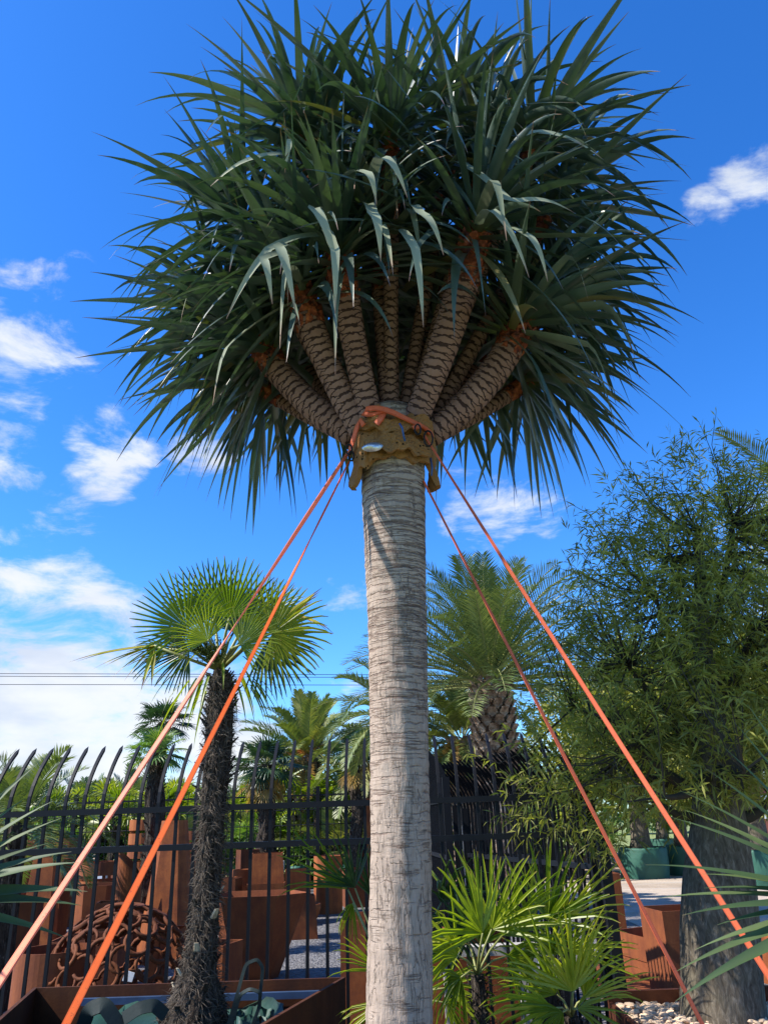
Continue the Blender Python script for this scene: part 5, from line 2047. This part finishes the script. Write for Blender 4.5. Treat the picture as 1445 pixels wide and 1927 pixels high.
# red brick building glimpsed at right
c = P(1500, 1500, 45)
hb = empty('brick_building', (c.x, 45, 0), 'low red building glimpsed beyond the bottle tree at right', 'building')
mb = MB()
mb.box((c.x - 3, 45, 0), (c.x + 10, 51, 2.9))
build_at(mb, 'wall', mat('red_wall', simple((.30, .10, .07), .8, .2, 0, .2, 3)), hb)
mb = MB()
mb.box((c.x - 3.4, 44.6, 2.9), (c.x + 10.4, 51.4, 3.15))
build_at(mb, 'roof', M['concrete'], hb)
for k in range(4):
    mb = MB()
    mb.box((c.x - 2 + k * 2.8, 44.95, 1.0), (c.x - .6 + k * 2.8, 44.997, 2.2))
    build_at(mb, 'window', M['white'], hb)


# ------------------------------------------------------------------ bright young fan palms, bottom centre right
def young(px, py, Y, leaves, label, stem_to=None, mt='fan_bright'):
    h = P(px, py, Y)
    e = empty('young_fan_palm', (h.x, h.y, 0), label, 'palm', 'bright young palms at the foot of the dragon tree')
    mb = MB()
    mb.tube([Vector((h.x, h.y, .2)), Vector((h.x + .01, h.y, h.z * .6)), h], [.055, .05, .035], 14, fr=lambda a, L: 1 + .15 * math.sin(5 * a + L * 30) + .1 * math.sin(9 * a - 50 * L))
    for k in range(240):
        z = rnd(.3, h.z)
        a = rnd(0, 6.28)
        r_ = Vector((math.cos(a), math.sin(a), 0))
        b = Vector((h.x, h.y, z)) + r_ * .045
        mb.tube([b, b + (r_ * .7 + Vector((0, 0, rnd(-.5, 1)))).normalized() * rnd(.02, .07)], [.004, .001], 3, cap=False)
    build_at(mb, 'stem', M['fiber'], e)
    for (cx_, cy_, dy, ang, rp, spr, tilt, droop, m_) in leaves:
        C = P(cx_, cy_, Y + dy)
        a = R_(ang)
        md = CAMROT @ Vector((math.cos(a), math.sin(a), 0))
        mb = MB()
        fan_leaf(mb, C, md, CAMROT @ Vector((rnd(-1.1, 1.1), tilt + rnd(-.3, .8), 1)), rp * MPP(C), spr, int(7 + spr * .13), droop=droop * 1.3, fused=.24, ragged=.2, fold=.4, jit=.05)
        lf = build_at(mb, 'fan_leaf', M[m_], e)
        mb = MB()
        mb.tube([h, h.lerp(C, .5) + Vector((0, 0, .02)), C], [.008, .006, .005], 5)
        build_at(mb, 'leaf_stalk', M['stalk'], lf, True)
    mb = MB()
    mb.tube([Vector((h.x, h.y, 0)), Vector((h.x, h.y, .3))], [.17, .2], 24)
    build_at(mb, 'pot', M['black'], e)
    return e


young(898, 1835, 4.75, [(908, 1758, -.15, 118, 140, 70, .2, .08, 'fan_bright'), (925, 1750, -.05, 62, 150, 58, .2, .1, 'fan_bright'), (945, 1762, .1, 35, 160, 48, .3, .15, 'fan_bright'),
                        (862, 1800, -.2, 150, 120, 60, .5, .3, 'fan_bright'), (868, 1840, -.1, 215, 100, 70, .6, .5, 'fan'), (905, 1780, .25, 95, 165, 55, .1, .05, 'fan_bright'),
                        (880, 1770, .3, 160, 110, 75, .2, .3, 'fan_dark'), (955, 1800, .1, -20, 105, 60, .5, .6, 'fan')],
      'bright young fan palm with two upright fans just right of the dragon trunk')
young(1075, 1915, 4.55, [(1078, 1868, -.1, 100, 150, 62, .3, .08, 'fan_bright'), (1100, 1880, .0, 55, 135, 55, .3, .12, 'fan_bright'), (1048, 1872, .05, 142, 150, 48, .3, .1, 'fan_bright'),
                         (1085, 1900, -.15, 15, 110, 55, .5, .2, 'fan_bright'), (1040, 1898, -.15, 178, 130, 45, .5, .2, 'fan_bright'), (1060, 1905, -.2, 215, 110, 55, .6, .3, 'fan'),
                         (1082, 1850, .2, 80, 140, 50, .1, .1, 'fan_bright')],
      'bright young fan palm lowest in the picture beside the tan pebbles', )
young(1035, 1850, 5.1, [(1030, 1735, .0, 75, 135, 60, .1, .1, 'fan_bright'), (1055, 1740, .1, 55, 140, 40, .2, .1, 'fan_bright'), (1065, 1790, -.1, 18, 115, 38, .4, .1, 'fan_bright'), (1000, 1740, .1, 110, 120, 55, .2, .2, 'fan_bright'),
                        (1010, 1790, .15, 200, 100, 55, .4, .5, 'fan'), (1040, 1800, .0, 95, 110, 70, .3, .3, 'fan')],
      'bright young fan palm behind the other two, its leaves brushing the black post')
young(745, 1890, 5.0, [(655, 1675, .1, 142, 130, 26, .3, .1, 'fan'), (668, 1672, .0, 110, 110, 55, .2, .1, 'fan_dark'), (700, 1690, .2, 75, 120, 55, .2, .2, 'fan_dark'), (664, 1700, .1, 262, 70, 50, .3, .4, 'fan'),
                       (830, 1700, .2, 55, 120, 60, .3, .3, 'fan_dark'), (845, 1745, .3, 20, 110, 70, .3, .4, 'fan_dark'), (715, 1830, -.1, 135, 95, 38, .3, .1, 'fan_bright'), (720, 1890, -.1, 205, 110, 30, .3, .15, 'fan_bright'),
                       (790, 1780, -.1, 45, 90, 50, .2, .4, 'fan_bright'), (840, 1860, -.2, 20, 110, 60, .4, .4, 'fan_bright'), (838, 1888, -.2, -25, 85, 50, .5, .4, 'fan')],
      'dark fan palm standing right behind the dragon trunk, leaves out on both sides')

# ------------------------------------------------------------------ sword leaved plants close to the camera


def sword(name, crown, Y, tips, label, mt='yucca', w=.05):
    h = P(crown[0], crown[1], Y)
    e = empty(name, (h.x, h.y, 0), label, 'plant', 'sword leaved plants near the camera')
    mb = MB()
    mb.tube([Vector((h.x, h.y, 0)), Vector((h.x + .02, h.y, h.z * .5)), h], [.09, .08, .06], 16, fr=lambda a, L: 1 + .06 * math.sin(L * 90 + 2 * a))
    build_at(mb, 'stem', M['fiber'], e)
    mb = MB()
    for (tx, ty, dy, ww) in tips:
        T = P(tx, ty, Y + dy)
        d = T - h
        strap_leaf(mb, h + d.normalized() * .03, d.normalized() + Vector((0, 0, .14)), Vector((rnd(-.2, .2), -.6, .9)), d.length * 1.02, w * ww, .025, 12, u=random.random(), basew=.6, chan=.25)
    for k in range(46):                     # the rest of the rosette, mostly outside the frame
        a, t = rnd(0, 6.28), R_(rnd(5, 100))
        d = Vector((math.cos(a) * math.sin(t), math.sin(a) * math.sin(t), math.cos(t)))
        sx = 1 if h.x > 0 else -1
        if d.x * sx < .15:
            continue
        strap_leaf(mb, h, d, Vector((0, 0, 1)) - d * .5, rnd(.5, .75), w, .04, 10, u=random.random())
    build_at(mb, 'leaves', M[mt], e, True)
    return e


sword('sword_plant', (-190, 1700), 2.6, [(56, 1455, .2, .7), (80, 1525, 0, .8), (95, 1555, .1, .7), (112, 1616, 0, .85), (70, 1600, .15, .7), (125, 1636, -.05, .9), (140, 1688, .0, 1.1), (128, 1712, .1, 1.0), (100, 1770, .0, .8), (40, 1470, .1, .6),
                                           (18, 1430, .1, .6), (30, 1520, .1, .8)], 'green sword leaved plant reaching in from the left edge', w=.06)
sword('sword_plant', (1640, 1700), 2.5, [(1288, 1555, 0, .85), (1300, 1505, .1, .7), (1345, 1465, .1, .7), (1240, 1640, .1, .65), (1310, 1730, 0, .8), (1262, 1700, .15, .6), (1300, 1885, -.05, 1.1), (1302, 1830, 0, .9), (1335, 1790, .1, .8),
                                            (1395, 1380, .1, .7), (1370, 1420, 0, .7), (1350, 1680, .1, .7), (1345, 1655, .1, .6), (1420, 1350, .1, .7), (1330, 1860, .1, .8), (1310, 1540, .2, .7), (1375, 1745, 0, .8)], 'blue green sword leaved plant reaching in from the right edge', w=.045)

# ------------------------------------------------------------------ power lines
for (ya, yb_, lab) in ((1268, 1271, 'highest power line crossing the sky on the left'), (1273, 1276, 'middle power line just under the highest one'), (1289, 1290, 'lowest power line crossing the sky on the left')):
    a, b = P(-300, ya - 1, 70), P(1000, yb_, 70)
    d = b - a
    a2, b2 = a - d * .4, b + d * .6
    pts = []
    for t in np.linspace(0, 1, 30):
        q = a2.lerp(b2, t)
        q.z -= .0
        pts.append(q)
    mb = MB()
    mb.tube(pts, .028, 4)
    tag(build_at(mb, 'power_line', M['cable']), lab, 'power line', 'power lines')
